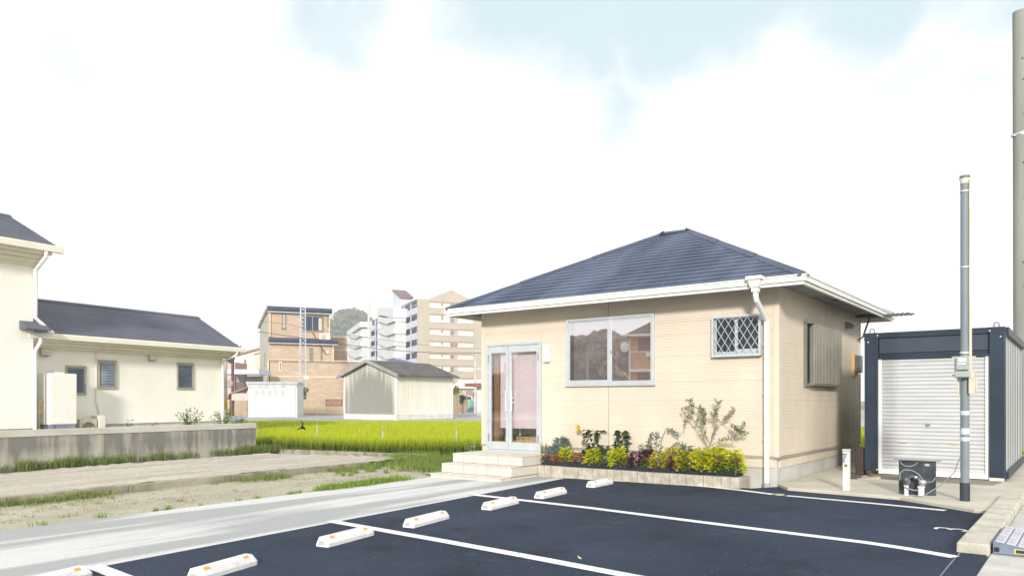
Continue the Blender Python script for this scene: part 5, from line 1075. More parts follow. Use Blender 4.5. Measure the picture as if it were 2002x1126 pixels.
obj('roof', slopes(-gw - oh, oh, -gw / 2, ev - k_ * oh + .03, ax + .03, -.28, gl + .25, .05), pm('shed_roof', (.075, .07, .068), .85, .3, 2, c2=(.14, .13, .125), fine=.12, fscale=20), SHT)
m = slopes(-gw - oh, oh, -gw / 2, ev - k_ * oh - .06, ax - .06, -.30, -.22, .17); obj('barge_board', m, pm('grey_verge', (.30, .30, .29), .8, .15, 3), SHT)
# block wall
bw0, bw1 = at(447, 783, 52), at(676, 783, 53.5); BWA = math.atan2(bw1.y - bw0.y, bw1.x - bw0.x); bl_ = (bw1 - bw0).length
m = MB(); M_blk = pm('old_block', (.36, .27, .18), .9, .0, .8, c2=(.50, .40, .28), fine=.1, fscale=6)
zb_ = .3; top = H + (783 - 780) / F * 52
for r in range(6):
    for i in range(int(bl_ / .41) + 1):
        x = i * .41 - (r % 2) * .0; m.box(x, min(x + .402, bl_), 0, .15 + .002 * (r % 2), zb_ + r * (top - zb_) / 6, zb_ + (r + .96) * (top - zb_) / 6)
m.box(0, bl_, .02, .13, zb_, top - .02)
for i in range(1, int(bl_ / 1.64)): m.box(i * 1.64 - .01, i * 1.64 + .01, -.012, .02, zb_, top)
o = obj('block_wall', m, M_blk, None, (bw0.x, bw0.y, 0), BWA); tag(o, 'long tan concrete block wall in front of the brick building', 'wall')
m = MB(); xg = bl_ * (636 - 447) / (676 - 447); m.frame(xg, xg + 1.15, 1.03, 1.5, .05, -.04, -.001); o2 = obj('wall_opening', m, pm('grille_brown', (.15, .09, .06), .7), o)
m = MB(); m.box(xg + .05, xg + 1.1, -.025, -.001, 1.08, 1.45); obj('opening_panel', m, pm('panel_red', (.30, .17, .12), .9), o2)
# white storage shed
sp = at(485, 783, 46); sp.z = .37; WS = thing('storage_shed', 'white metal storage shed with louvred doors in front of the block wall', 'shed', sp, math.radians(2)); wd = (580 - 485) / F * 46; ht = H + (783 - 751) / F * 46 - .37
M_wsh = pm('white_enamel', (.60, .60, .575), .45, .03)
m = MB(); m.box(0, wd, .02, 1.6, 0, ht); obj('body', m, M_wsh, WS)
m = MB(); m.hexa([(-.05, -.12, ht), (wd + .06, -.12, ht), (wd + .06, 1.7, ht), (-.05, 1.7, ht)], [(-.12, -.16, ht + .16), (wd + .1, -.16, ht + .16), (wd + .06, 1.7, ht + .10), (-.05, 1.7, ht + .1)]); m.box(.0, wd, -.04, .02, ht - .2, ht - .001); obj('roof', m, pm('grey_white_roof', (.50, .51, .51), .5), WS)
for i in range(2):
    a = .1 + i * (wd - .2) / 2; b = a + (wd - .2) / 2 - .01; m = MB(); m.box(a, b, -.01 - .02 * i, .015, .04, ht - .24); d = obj('sliding_door', m, M_wsh, WS)
    l_ = MB()
    for k in range(3 if i == 0 else 2):
        for z in (1.58, 1.48, 1.38): x = a + .3 + k * .42 - i * .2; l_.box(x, x + .2, -.016 - .02 * i, -.011 - .02 * i, z, z + .04)
    o3 = obj('vent_slots', l_, pm('slot_brown', (.30, .25, .18), .7) if 'slot_brown' not in MATS else MATS['slot_brown'], d)
for x in (.62, 2.1): m = MB(); m.box(x, x + .18, -.045, -.041, ht - .11, ht - .085); obj('latch', m, MATS['slot_brown'], WS)
# bicycle lean-to beside it
lt_ = at(449, 783, 49); LT = thing('lean_to', 'small lean-to with clear wavy side and curved roof left of the white storage shed', 'shelter', (lt_.x, lt_.y, .37), 0); zt = H + (783 - 768) / F * 49 - .37
m = MB(); m.box(.12, 1.25, 0, .04, 1.05, zt - .02); obj('clear_sheet', m, pm('clear_plastic', (.45, .38, .32), .3, .2, 3, c2=(.55, .52, .48), st=(6, 1, .5)), LT)
m = MB(); pr = [(-.1, zt - .42), (.0, zt - .1), (.25, zt), (.9, zt + .22), (1.3, zt + .45), (1.3, zt + .5), (.85, zt + .28), (.2, zt + .06), (-.06, zt - .06), (-.15, zt - .42)]
m.exy(pr, -.1, 1.4); obj('roof', m, pm('brown_roof_edge', (.28, .23, .18), .6), LT)
m = MB(); m.tube([(.02, .05, -.1), (.02, .05, zt - .1)], .03, 6); m.tube([(1.22, .05, -.1), (1.22, .05, zt)], .03, 6); obj('post', m, M_dark, LT)
def leafball(name, label, cat, c, r, N, L, W, mat, trunk=True, grp=None):
    t = thing(name, label, cat, (c.x, c.y, .3), 0, grp); m = MB(); lob = [(Vector((rng.gauss(0, r * .45), rng.gauss(0, r * .45), rng.gauss(0, r * .38))), r * rng.uniform(.35, .6)) for _ in range(9)]
    for i in range(N):
        cc, rr = lob[i % 9]; d = Vector((rng.gauss(0, 1), rng.gauss(0, 1), rng.gauss(0, 1))).normalized(); p = cc + d * rr * rng.random() ** .4; m.leaf(Vector((0, 0, c.z - .3)) + p, d + Vector((rng.gauss(0, .5), rng.gauss(0, .5), rng.gauss(0, .4))), L * rng.uniform(.6, 1.3), W, (rng.gauss(0, 1), rng.gauss(0, 1), 1))
    obj('crown', m, mat, t)
    if trunk:
        m = MB(); m.tube([(0, 0, -.2), (.03, 0, (c.z - .3) * .6), (.0, .05, c.z - .3 + r * .3)], [.09, .07, .03], 7); m.tube([(.02, 0, (c.z - .3) * .6), (r * .5, 0, c.z - .3 + r * .1)], [.05, .02], 5); m.tube([(.02, 0, (c.z - .3) * .6), (-r * .5, .1, c.z - .3 + r * .2)], [.05, .02], 5); obj('trunk', m, LM['bark'], t)
    return t
FM = leafmat('hedge_leaf', (.06, .12, .04), (.18, .24, .07)); FM2 = leafmat('autumn_leaf', (.20, .20, .05), (.36, .30, .08))
leafball('shrub', 'small round green shrub behind the block wall right of the white storage shed', 'shrub', at(590, 771, 55), .5, 420, .16, .10, FM)
leafball('tree', 'yellowish green tree between the grey shed and the far houses', 'tree', at(892, 764, 58), .42, 420, .13, .08, FM2)
leafball('shrub', 'low green shrub right of the yellowish tree by the grey shed', 'shrub', at(904, 779, 60), .28, 220, .16, .1, FM)

# ------------------------------------------------------------------ brick apartment house with mono pitch roofs
BRo = at(525, 783, 62); br = Fr((BRo.x, BRo.y), math.atan2(.39, .92)); BR = thing('brick_building', 'three storey orange brick building with dark rounded eaves behind the block wall', 'building', (BRo.x, BRo.y, .3), br.a)
def brickmat():
    m = bpy.data.materials.new('tan_brick'); m.use_nodes = True; n = m.node_tree.nodes; l = m.node_tree.links; b = n['Principled BSDF']; b.inputs['Roughness'].default_value = .85
    tc = n.new('ShaderNodeTexCoord'); s = n.new('ShaderNodeSeparateXYZ'); l.new(tc.outputs['Object'], s.inputs[0]); ad = n.new('ShaderNodeMath'); l.new(s.outputs['X'], ad.inputs[0]); l.new(s.outputs['Y'], ad.inputs[1])
    c = n.new('ShaderNodeCombineXYZ'); l.new(ad.outputs[0], c.inputs[0]); l.new(s.outputs['Z'], c.inputs[1])
    t = n.new('ShaderNodeTexBrick'); l.new(c.outputs[0], t.inputs['Vector']); t.inputs['Scale'].default_value = 1; t.inputs['Brick Width'].default_value = .45; t.inputs['Row Height'].default_value = .12; t.inputs['Mortar Size'].default_value = .008
    t.inputs['Color1'].default_value = (.45, .335, .235, 1); t.inputs['Color2'].default_value = (.54, .42, .31, 1); t.inputs['Mortar'].default_value = (.46, .34, .23, 1); t.inputs['Bias'].default_value = -.2
    nz = n.new('ShaderNodeTexNoise'); nz.inputs['Scale'].default_value = .9; nz.inputs['Detail'].default_value = 3; mp = n.new('ShaderNodeMapping'); mp.inputs['Scale'].default_value = (1.1, 1.1, 7); l.new(tc.outputs['Object'], mp.inputs[0]); l.new(mp.outputs[0], nz.inputs['Vector'])
    r = n.new('ShaderNodeValToRGB'); r.color_ramp.elements[0].position = .62; r.color_ramp.elements[0].color = (0, 0, 0, 1); r.color_ramp.elements[1].position = .70; r.color_ramp.elements[1].color = (.6, .6, .6, 1); l.new(nz.outputs['Fac'], r.inputs[0])
    x = n.new('ShaderNodeMixRGB'); l.new(r.outputs[0], x.inputs[0]); l.new(t.outputs['Color'], x.inputs[1]); x.inputs[2].default_value = (.68, .56, .42, 1); l.new(x.outputs[0], b.inputs['Base Color']); return m
M_brick = brickmat(); M_greyw = pm('grey_side', (.42, .41, .36), .85, .05); M_eave = pm('dark_eave', (.055, .065, .10), .5, .1); M_cream2 = pm('cream_line', (.78, .70, .54), .6); M_cream3 = pm('cream_pipe', (.72, .60, .38), .5)
bz = lambda py, x, y=0: br.z(py, x, y) - .3
ux1 = br.fx(645, 0); mx1 = br.fx(653, 0); lx1 = br.fx(712, 0); zt = bz(606, 0); zm = bz(667, 0); zl = bz(706, 0)
m = MB(); m.box(0, ux1, 0, 8.6, zm, zt); obj('upper_storey', m, M_brick, BR)
m = MB(); m.box(0, mx1, -.02, 8.6, zl, zm - .001); obj('middle_storey', m, M_brick, BR)
m = MB(); m.box(.1, lx1, -.06, 8.6, 0, zl - .001); obj('ground_storey', m, M_brick, BR)
m = MB(); rx = br.fx(679, 3.0); m.box(mx1 + .002, rx, 3.0, 8.4, zl, bz(660, mx1, 3.0)); obj('rear_wing', m, M_brick, BR)
m = MB(); m.box(mx1, rx + .05, 2.94, 8.5, bz(660, mx1, 3.0), bz(656, mx1, 3.0)); m.box(mx1, rx, 2.96, 2.999, bz(684.5, mx1, 3), bz(683, mx1, 3)); obj('rear_coping', m, M_cream2, BR)
m = MB(); m.box(-.04, -.001, .0, 8.6, 0, zt - .3); obj('grey_side', m, M_greyw, BR)
def eave(z, x0, x1, y0):
    m = MB(); r = .19; m.exx([(y0 + .35, z - .05), (y0 + .05, z - .05), (y0 - .05, z + .05), (y0 - .08, z + .18), (y0, z + .32), (y0 + .12, z + .38), (y0 + .35, z + .38)], x0, x1); e = obj('eave', m, M_eave, BR); m = MB(); m.box(x0 + .02, x1 - .02, y0 + .06, y0 + .35, z - .14, z - .052); obj('eave_trim', m, pm('eave_grey', (.45, .45, .46), .6) if 'eave_grey' not in MATS else MATS['eave_grey'], e)
eave(zt - .06, -.12, ux1 + .12, -.40); eave(zm - .06, -.02, mx1 + .28, -.42)
m = MB(); m.hexa([(-.22, -.3, zt - .0), (ux1 + .1, -.3, zt - .0), (ux1 + .1, 8.9, zt - .75), (-.22, 8.9, zt - .75)], [(-.22, -.3, zt + .28), (ux1 + .1, -.3, zt + .28), (ux1 + .1, 8.9, zt - .5), (-.22, 8.9, zt - .5)]); obj('roof', m, pm('pale_roof_edge', (.45, .45, .40), .7), BR)
m = MB(); m.box(.1, lx1, -.075, -.061, bz(703.2, 0), bz(702, 0)); m.box(.1, lx1, -.075, -.0605, bz(736, 0), bz(734.6, 0)); obj('cream_band', m, M_cream2, BR)
m = MB(); m.box(.05, lx1, -.12, -.0605, bz(706.6, 0), bz(704.6, 0)); obj('dark_ledge', m, M_brown, BR)
def bwin(pa, pb, pt, pb_, fr=M_brown, pane=M_gglass, y=-.001, w=.08):
    a, b = br.fx(pa), br.fx(pb); zt_, zb2 = bz(pt, a), bz(pb_, a); m = MB(); m.frame(a, b, zb2, zt_, w, y - .06, y - .005); o = obj('window', m, fr, BR); m = MB(); m.box(a + w, b - w, y - .03, y - .005, zb2 + w, zt_ - w); obj('pane', m, pane, o); return o, a, b, zb2, zt_
o, a, b, z0_, z1_ = bwin(551, 559, 613, 642, pane=M_curtain); m = MB(); m.box(a - .06, b + .08, -.1, -.002, z0_ - .06, z0_ - .002); obj('sill', m, M_brown, o)
o, a, b, z0_, z1_ = bwin(590, 632.5, 616, 648, pane=M_dglass, w=.10); m = MB(); m.box(b - .42, b - .14, -.042, -.034, z0_ + .12, z1_ - .2); obj('curtain', m, pm('sand_curtain', (.55, .48, .35), .9, .2, 6, st=(8, 1, .3)), o); m = MB(); m.box((a + b) / 2 - .04, (a + b) / 2, -.05, -.032, z0_ + .1, z1_ - .1); obj('mullion', m, M_greyw, o)
bwin(604.5, 611.5, 680, 705, pane=M_gglass, y=-.022); bwin(627, 629.6, 682, 705, pane=M_brown, y=-.022, w=.03); bwin(545, 551, 706.5, 725.5, M_cream2, M_brown, -.062, .07); bwin(640, 643, 619, 640, pane=M_brown, w=.03)
for pa, pb in ((516, 518.5), (521.5, 524)):
    pass
m = MB()
for (ya, yb_, za, zb2) in ((1.2, 1.7, 1.6, 2.6), (3.0, 3.5, 1.4, 2.7), (4.2, 4.7, 1.2, 2.4)): m.box(-.09, -.041, ya, yb_, za, zb2)
for (ya, za, zb2) in ((2.6, 4.0, 5.2),): m.box(-.09, -.041, ya, ya + .4, za, zb2)
obj('side_window', m, M_brown, BR)
m = MB()
for x, za, zb2 in ((.12, zm + .4, zt - .1), (ux1 - .06, zm + .4, zt - .1)): m.tube([(x, -.3, zb2), (x, -.12, zb2 - .2), (x, -.12, za)], .05, 6)
m.tube([(mx1 - .08, -.3, zm - .15), (mx1 - .08, -.12, zm - .35), (mx1 - .08, -.12, zl + .02)], .05, 6); m.tube([(-.02, -.1, zl), (-.02, -.1, 0)], .06, 6); m.tube([(.0, -.1, 2.6), (.0, -.1, .4)], .07, 6)
obj('downpipe', m, M_cream3, BR)
a = br.fx(623); m = MB(); m.box(0, .9, -.0, .3, 0, .62); ao = obj('outdoor_unit', m, pm('ac_white', (.70, .70, .68), .5), None, (*br.w(a, -.38), bz(666, a, -.38) + .3), br.a); tag(ao, 'white air conditioner unit mounted on the brick wall under the upper window', 'air conditioner')
m = MB(); m.tube([(.34, -.012, .31), (.34, -.002, .31)], .24, 20); obj('fan_grille', m, pm('fan_beige', (.45, .41, .33), .6), ao)
m = MB(); q = Vector((br.fx(640), -.12, bz(689, br.fx(640)))); m.ball(q, (.13, .08, .13), 6); obj('lamp_globe', m, M_white, BR)
m = MB(); a = br.fx(609); m.tube([(br.fx(611), -.08, bz(650, 4)), (br.fx(622), -.14, bz(672, 4)), (br.fx(638), -.10, bz(693, 4))], .03, 5); obj('cable', m, M_dark, BR)
# steel lattice mast
q = at(594, 783, 56); LMs = thing('lattice_mast', 'slim steel lattice mast standing in front of the brick building', 'mast', (q.x, q.y, .3), .3); zt = H + (783 - 601) / F * 56 - .3; M_galv = pm('mast_steel', (.50, .53, .60), .5, .08, metallic=.2)
m = MB(); R_ = .27; cs = [(R_ * math.cos(t), R_ * math.sin(t)) for t in (math.pi, math.pi + 2.1, math.pi + 4.2)]
for i, (x, y) in enumerate(cs): m.tube([(x * 1.15, y * 1.15, 0), (x * .85, y * .85, zt)], .055 if i == 0 else .032, 6)
obj('legs', m, M_galv, LMs); m = MB(); n_ = 26
for i in range(n_):
    z0_, z1_ = zt * i / n_, zt * (i + 1) / n_; k0, k1 = 1.15 - .3 * i / n_, 1.15 - .3 * (i + 1) / n_
    for a in range(3):
        A, B = cs[a], cs[(a + 1) % 3]; m.tube([(A[0] * k0, A[1] * k0, z0_), (B[0] * k1, B[1] * k1, z1_)], .017, 4); m.tube([(B[0] * k0, B[1] * k0, z0_), (A[0] * k1, A[1] * k1, z1_)], .017, 4)
obj('bracing', m, M_galv, LMs)
m = MB(); m.box(.0, .35, -.4, -.2, 2.7, 2.95); obj('junction_box', m, M_cream2, LMs)

# ------------------------------------------------------------------ things between the cream house and the brick building
q = at(440, 783, 31.5); t = thing('concrete_pole', 'pale concrete pole with yellow band right beside the cream house corner', 'utility pole', (q.x, q.y, .3), 0)
m = MB(); m.tube([(0, 0, -.3), (0, 0, 3.2)], [.10, .09], 14); obj('shaft', m, pm('pale_pole', (.50, .50, .46), .9, .1, 4), t)
zq = lambda py: H + (783 - py) / F * 31.5 - .3
m = MB(); m.tube([(0, 0, zq(798)), (0, 0, zq(787))], .108, 14); obj('yellow_band', m, pm('yellow_paint', (.65, .48, .04), .5), t)
m = MB(); m.tube([(.0, -.02, zq(822)), (0, -.02, zq(801))], .118, 14); obj('white_sleeve', m, M_plast, t)
m = MB(); m.tube([(.13, -.1, zq(820)), (.12, -.1, zq(768))], .02, 6); obj('guy_cover', m, pm('yellow_guard', (.75, .45, .03), .5), t)
q = at(455, 783, 50); t = thing('mirror_post', 'dark brown post with a traffic mirror and cable coil left of the carport', 'post', (q.x, q.y, .3), 0); zq = lambda py: H + (783 - py) / F * 50 - .3
m = MB(); m.tube([(0, 0, -.2), (0, 0, zq(694))], .10, 10); obj('post', m, pm('brown_post', (.10, .06, .06), .5), t)
m = MB(); m.tube([(-.06 + .18 * math.cos(k * .7), .1 * math.sin(k * .7), zq(704) + .2 * math.sin(k * .7 + .5)) for k in range(19)], .03, 5); obj('cable_coil', m, M_dark, t)
m = MB(); m.tube([(-.17, -.22, zq(750)), (-.17, -.15, zq(750))], .22, 18); obj('mirror', m, pm('mirror_face', (.5, .5, .5), .05, .02, metallic=.9), t); m = MB(); m.tube([(-.17, -.15, zq(750)), (-.17, -.10, zq(750))], .27, 18); m.tube([(-.17, -.12, zq(750)), (0, 0, zq(750))], .03, 5); obj('mirror_back', m, pm('mirror_orange', (.55, .20, .08), .5), t)
q = at(441, 783, 58); CP = thing('carport', 'carport with bluish white roof edge and dark beam left of the brick building', 'carport', (q.x, q.y, .3), 0); zq = lambda py: H + (783 - py) / F * 58 - .3; w_ = 65 / F * 58
m = MB(); m.box(0, w_, 0, 3, zq(731), zq(722)); obj('roof', m, pm('bluish_roof', (.62, .66, .78), .5, .05), CP)
m = MB(); m.box(0, w_, -.03, .1, zq(733), zq(731.2)); m.box(.7, .8, 0, .1, -.2, zq(733)); m.box(1.45, 1.53, 0, .1, -.2, zq(733)); obj('frame', m, pm('dark_navy_frame', (.03, .035, .06), .5), CP)
m = MB(); m.box(0, w_ * .84, 2.2, 2.3, zq(746), zq(733)); obj('awning', m, pm('taupe_awning', (.35, .29, .24), .8), CP)
m = MB(); m.box(1.2, w_, 2.8, 2.9, -.2, zq(746)); obj('back_wall', m, M_stuccow, CP)
q = at(461, 783, 72); HC = thing('gabled_house', 'cream gabled house with a thin brown window behind the carport', 'house', (q.x, q.y, .3), .12); zq = lambda py: H + (783 - py) / F * 72 - .3; w_ = 4.2
m = MB(); m.hexa([(-.2, 0, 0), (w_, 0, 0), (w_, 6, 0), (-.2, 6, 0)], [(-.2, 0, zq(693)), (w_, 0, zq(670)), (w_, 6, zq(670)), (-.2, 6, zq(693))]); obj('wall', m, M_stuccow, HC)
m = MB(); m.exy([(-.5, zq(698)), (w_ + .3, zq(669)), (w_ + .3, zq(666)), (-.5, zq(694.5))], -.3, 6.2); obj('roof', m, pm('taupe_roof', (.36, .30, .25), .8), HC)
m = MB(); m.exy([(1.75, zq(693)), (4.0, zq(684)), (4.0, zq(681)), (1.62, zq(690))], -.9, -.02); m.box(1.9, 4, -.7, -.01, zq(722), zq(690)); obj('porch', m, pm('porch_cream', (.66, .60, .48), .7), HC)
m = MB(); m.box(.75, .98, -.04, .0, zq(718), zq(702)); obj('window', m, M_brown, HC)
q = at(441, 783, 66); m = MB(); m.box(-.2, .85, 0, 3, 0, H + (783 - 708) / F * 66 - .3); o = obj('pink_house', m, pm('pink_wall', (.62, .40, .36), .85, .08), None, (q.x, q.y, .3), 0); tag(o, 'small sliver of a pink house beside the dark post', 'house')
leafball('tree', 'dark green tree top between the cream house and the gabled house', 'tree', at(446, 697, 95), 1.5, 500, .5, .35, FM)

# right of the shed: low houses and a green net fence
q = at(938, 783, 52); RH = thing('bungalow', 'cream bungalow with red brown roof partly hidden by the front house', 'house', (at(931, 783, 52).x, 52, .3), -.25); zq = lambda py: H + (783 - py) / F * 52 - .3
m = MB(); m.box(.05, 5, 0, 5, .35, zq(754)); obj('wall', m, M_stuccow, RH); m = MB(); m.box(.02, 5, -.03, 5, -.2, .35); obj('foundation', m, M_found, RH)
m = MB(); m.exx([(-.7, zq(755.5)), (-.7, zq(749.5)), (2.4, zq(747)), (5.5, zq(749.5)), (5.5, zq(755.5))], -.62, 5.5); obj('roof', m, pm('red_brown_roof', (.24, .09, .07), .8, .15, 3), RH)
q = at(886, 783, 95); WH = thing('warehouse', 'low building with wide white roof behind the grey shed', 'building', (q.x, q.y, .3), -.2); zq = lambda py: H + (783 - py) / F * 95 - .3
m = MB(); m.box(0, 9, 0, 6, 0, zq(758)); obj('wall', m, pm('beige_wall', (.50, .42, .33), .85, .08), WH); m = MB(); m.hexa([(-.5, -.6, zq(759)), (9, -.6, zq(759)), (9, 6.5, zq(743)), (-.5, 6.5, zq(743))], [(-.5, -.6, zq(756.5)), (9, -.6, zq(756.5)), (9, 6.5, zq(740)), (-.5, 6.5, zq(740))]); obj('roof', m, pm('white_sheet_roof', (.74, .75, .78), .5), WH)
m = MB(); m.box(1.7, 2.5, -.05, .0, .6, 2.4); obj('window', m, M_brown, WH)
q = at(886, 783, 62); m = MB()
for k in range(2): m.box(k * .9, k * .9 + .85, 0, .12, 0, 1.55)
o = obj('side_wall', m, M_blk, None, (q.x, q.y, .3), .9); tag(o, 'short tan block wall standing right behind the grey shed', 'wall')
q = at(907, 783, 66); t = thing('net_fence', 'green net fence with posts in front of the low white roofed building', 'fence', (q.x, q.y, .3), 0)
m = MB()
for k in range(5): m.tube([(k * .45, 0, 0), (k * .45, 0, 1.25)], .025, 5)
obj('posts', m, M_galv, t); m = MB(); m.box(.0, 1.1, .02, .03, .1, 1.15); obj('net', m, pm('green_net', (.16, .36, .26), .8, .2, 5), t)
q = at(893, 783, 70); m = MB(); m.box(0, 1.5, 0, 2.6, .35, 1.0); m.hexa([(.05, .3, 1.0), (1.45, .3, 1.0), (1.45, 2.4, 1.0), (.05, 2.4, 1.0)], [(.2, .5, 1.55), (1.3, .5, 1.55), (1.3, 2.3, 1.55), (.2, 2.3, 1.55)])
vt = thing('parked_van', 'small white vehicle parked beside the green net fence', 'van', (q.x, q.y, .3), 0); obj('body', m, M_white, vt, bevel=.06)
m = MB(); m.hexa([(.1, .36, 1.04), (1.4, .36, 1.04), (1.28, .47, 1.5), (.22, .47, 1.5)], [(.1, .33, 1.04), (1.4, .33, 1.04), (1.28, .44, 1.5), (.22, .44, 1.5)]); obj('windscreen', m, M_dglass, vt)
for x in (.02, 1.3):
    m = MB(); m.tube([(x, .5, .3), (x + .18, .5, .3)], .3, 14); obj('wheel', m, M_dark, vt)
leafball('tree', 'small dark conifer in front of the low white roofed building', 'tree', at(930, 771, 64), .3, 220, .12, .07, FM)
q = at(939, 783, 60); t = thing('telegraph_pole', 'slim pale pole with crossarm left of the front house door', 'utility pole', (q.x - .4, q.y, .3), 0); zq = lambda py: H + (783 - py) / F * 60 - .3
m = MB(); m.tube([(0, 0, -.2), (0, 0, zq(700))], .09, 8); obj('shaft', m, pm('pale_shaft', (.55, .52, .46), .85), t); m = MB(); m.box(-.5, .5, -.05, .05, zq(722), zq(720)); obj('crossarm', m, M_galv, t)

# ------------------------------------------------------------------ big white apartment block, wooded hill
ap_o = (-20.5, 163.0); ap_f = Fr(ap_o, math.atan2(.39, .92)); AP = thing('apartment_block', 'tall white and tan apartment block with open corridors and gabled end behind the shed', 'building', (*ap_o, .3), ap_f.a)
M_apw = pm('apartment_white_shaded', (.56, .585, .65), .8, .04, .3); M_tan = pm('apartment_tan', (.47, .405, .33), .85, .04, .3); M_tan2 = pm('apartment_cream', (.74, .69, .58), .8, .04); M_apd = pm('corridor_shade', (.26, .27, .31), .9, .1); M_rb = pm('brown_roof_sheet', (.17, .11, .095), .7, .1)  # the apartment white carries the bluish shade of the corridor faces in its colour
az = lambda py, x, y=0: ap_f.z(py, x, y) - .3
W_ = 17.0; zt = az(584, 0); FLH = 2.80; zb0 = zt - 8 * FLH
m = MB(); xa_ = ap_f.fx(883); zap = az(567, xa_); xg0, xg1 = ap_f.fx(836), 2 * xa_ - ap_f.fx(836)
m.hexa([(0, 0, 0), (W_, 0, 0), (W_, .5, 0), (0, .5, 0)], [(0, 0, zt), (W_, 0, zt), (W_, .5, zt), (0, .5, zt)]); m.exy([(xg0, zt - .01), (xg1, zt - .01), (xa_, zap)], .02, 9)
obj('end_wall', m, M_tan, AP)
wx0, wx1 = ap_f.fx(840), ap_f.fx(925)
rows_ = [(588, 600.5), (612.5, 628.5), (641, 653.5), (665.5, 677), (690, 700.5), (713.5, 725.5), (738, 749.5), (762, 773)]
g_ = MB()
for i in range(60): z = i * zt / 60; g_.box(wx0 - .4, wx1 + .4, -.012, -.001, z, z + .035)
for i, (a, b) in enumerate(rows_):
    z1_, z0_ = az(a, 0), az(b, 0); m = MB(); m.box(wx0, wx1, -.10, -.013, z0_, z1_); s_ = obj('window_band', m, M_tan2, AP)
    m = MB(); m.box(wx0 - .1, wx1 + .1, -.22, -.1005, z1_ - .22, z1_ + .03); obj('band_lintel', m, pm('lintel_brown', (.36, .26, .16), .8) if 'lintel_brown' not in MATS else MATS['lintel_brown'], s_)
    for (pa, pb, mt) in ((862.5, 866, M_brown), (880, 887.5, M_gglass if i % 3 else M_brown), (888, 894.5, M_brown if i == 3 else M_tan)):
        xa2, xb2 = ap_f.fx(pa), ap_f.fx(pb); m = MB(); m.box(xa2, xb2, -.13, -.1005, z0_ + (.5 if pa < 870 else .08), z1_ - .3); obj('window', m, mt, s_)
obj('wall_grooves', g_, pm('groove_tan', (.44, .35, .26), .9), AP)
LEN = 84.0
y1 = ap_f.fy(770, 0); stops = [(0, ap_f.fy(770, 0)), (ap_f.fy(735, 0) + .5, LEN)]
zr0 = zt - .1
m = MB(); m.box(1.6, W_, .51, LEN, 0, zr0 - .3); obj('main_body', m, pm('corridor_wall_shaded', (.36, .38, .44), .85, .04, .3), AP)  # back wall behind the corridors: their shade is put into its grey-blue colour
m = MB()
for k in range(8): m.box(0.05, 1.6, .51, LEN, zt - (k + 0) * FLH - .28 - (2.3 if False else 0), zt - k * FLH - .10)
obj('corridor_slab', m, M_apw, AP)
for (ya, yb_) in stops:
    m = MB()
    for k in range(1, 9):
        z = zt - k * FLH; m.box(-.05, .12, ya + .52, yb_, z - .30, z + 1.12)
    obj('parapet', m, M_apw, AP)
    m = MB(); y_ = ya + .6; 
    while y_ < yb_: m.box(.0, .22, y_, y_ + .28, .0, zt - .2); y_ += 5.6
    obj('columns', m, M_apw, AP)
    m = MB(); y_ = ya + 2
    while y_ < yb_ - 2:
        for k in range(1, 9): z = zt - k * FLH; m.box(1.55, 1.6, y_, y_ + .95, z - .05, z + 2.0); m.box(1.5, 1.6, y_ + 1.5, y_ + 3.0, z + .8, z + 1.9)
        y_ += 5.6
    obj('flat_doors', m, M_apd, AP)
m = MB(); m.box(-.3, 2, .52, ap_f.fy(785, 0), zt - .1, zt + .05); m.box(-.05, 1.5, ap_f.fy(785, 0), LEN, zt - FLH - .1, zt - FLH + .05); obj('flat_roof', m, M_apw, AP)
m = MB(); ys = [ap_f.fy(p, 0) for p in (797, 771)]; m.box(-.04, .0, ys[0], ys[1], zt - FLH + .1, zt - FLH + 1.1); n_ = 12
obj('roof_railing', m, pm('rail_grey', (.45, .45, .48), .6), AP)
# lift tower with brown mono pitch roof
ty0, ty1 = 15.0, 22.0; tx0, tx1 = ap_f.fx(768, ty1), ap_f.fx(806, ty0); tz0 = zt - FLH; tz = az(582, tx0, ty0); tz2 = az(569, tx0, ty1)
m = MB(); m.hexa([(tx0, ty0, 0), (tx1, ty0, 0), (tx1, ty1, 0), (tx0, ty1, 0)], [(tx0, ty0, tz), (tx1, ty0, tz), (tx1, ty1, tz2), (tx0, ty1, tz2)]); LTW = obj('lift_tower', m, M_apw, AP)
m = MB(); m.hexa([(tx0 - .2, ty0 - .5, tz - .15), (tx1 + .2, ty0 - .5, tz - .15), (tx1 + .2, ty1, tz2), (tx0 - .2, ty1, tz2)], [(tx0 - .2, ty0 - .5, tz + .2), (tx1 + .2, ty0 - .5, tz + .2), (tx1 + .2, ty1, tz2 + .35), (tx0 - .2, ty1, tz2 + .35)]); obj('roof', m, M_rb, LTW)
m = MB(); m.box(tx0 - .04, tx0 - .001, ty0 + 2.5, ty0 + 3.6, tz - 7, tz - 3); obj('slot_window', m, M_apd, LTW)
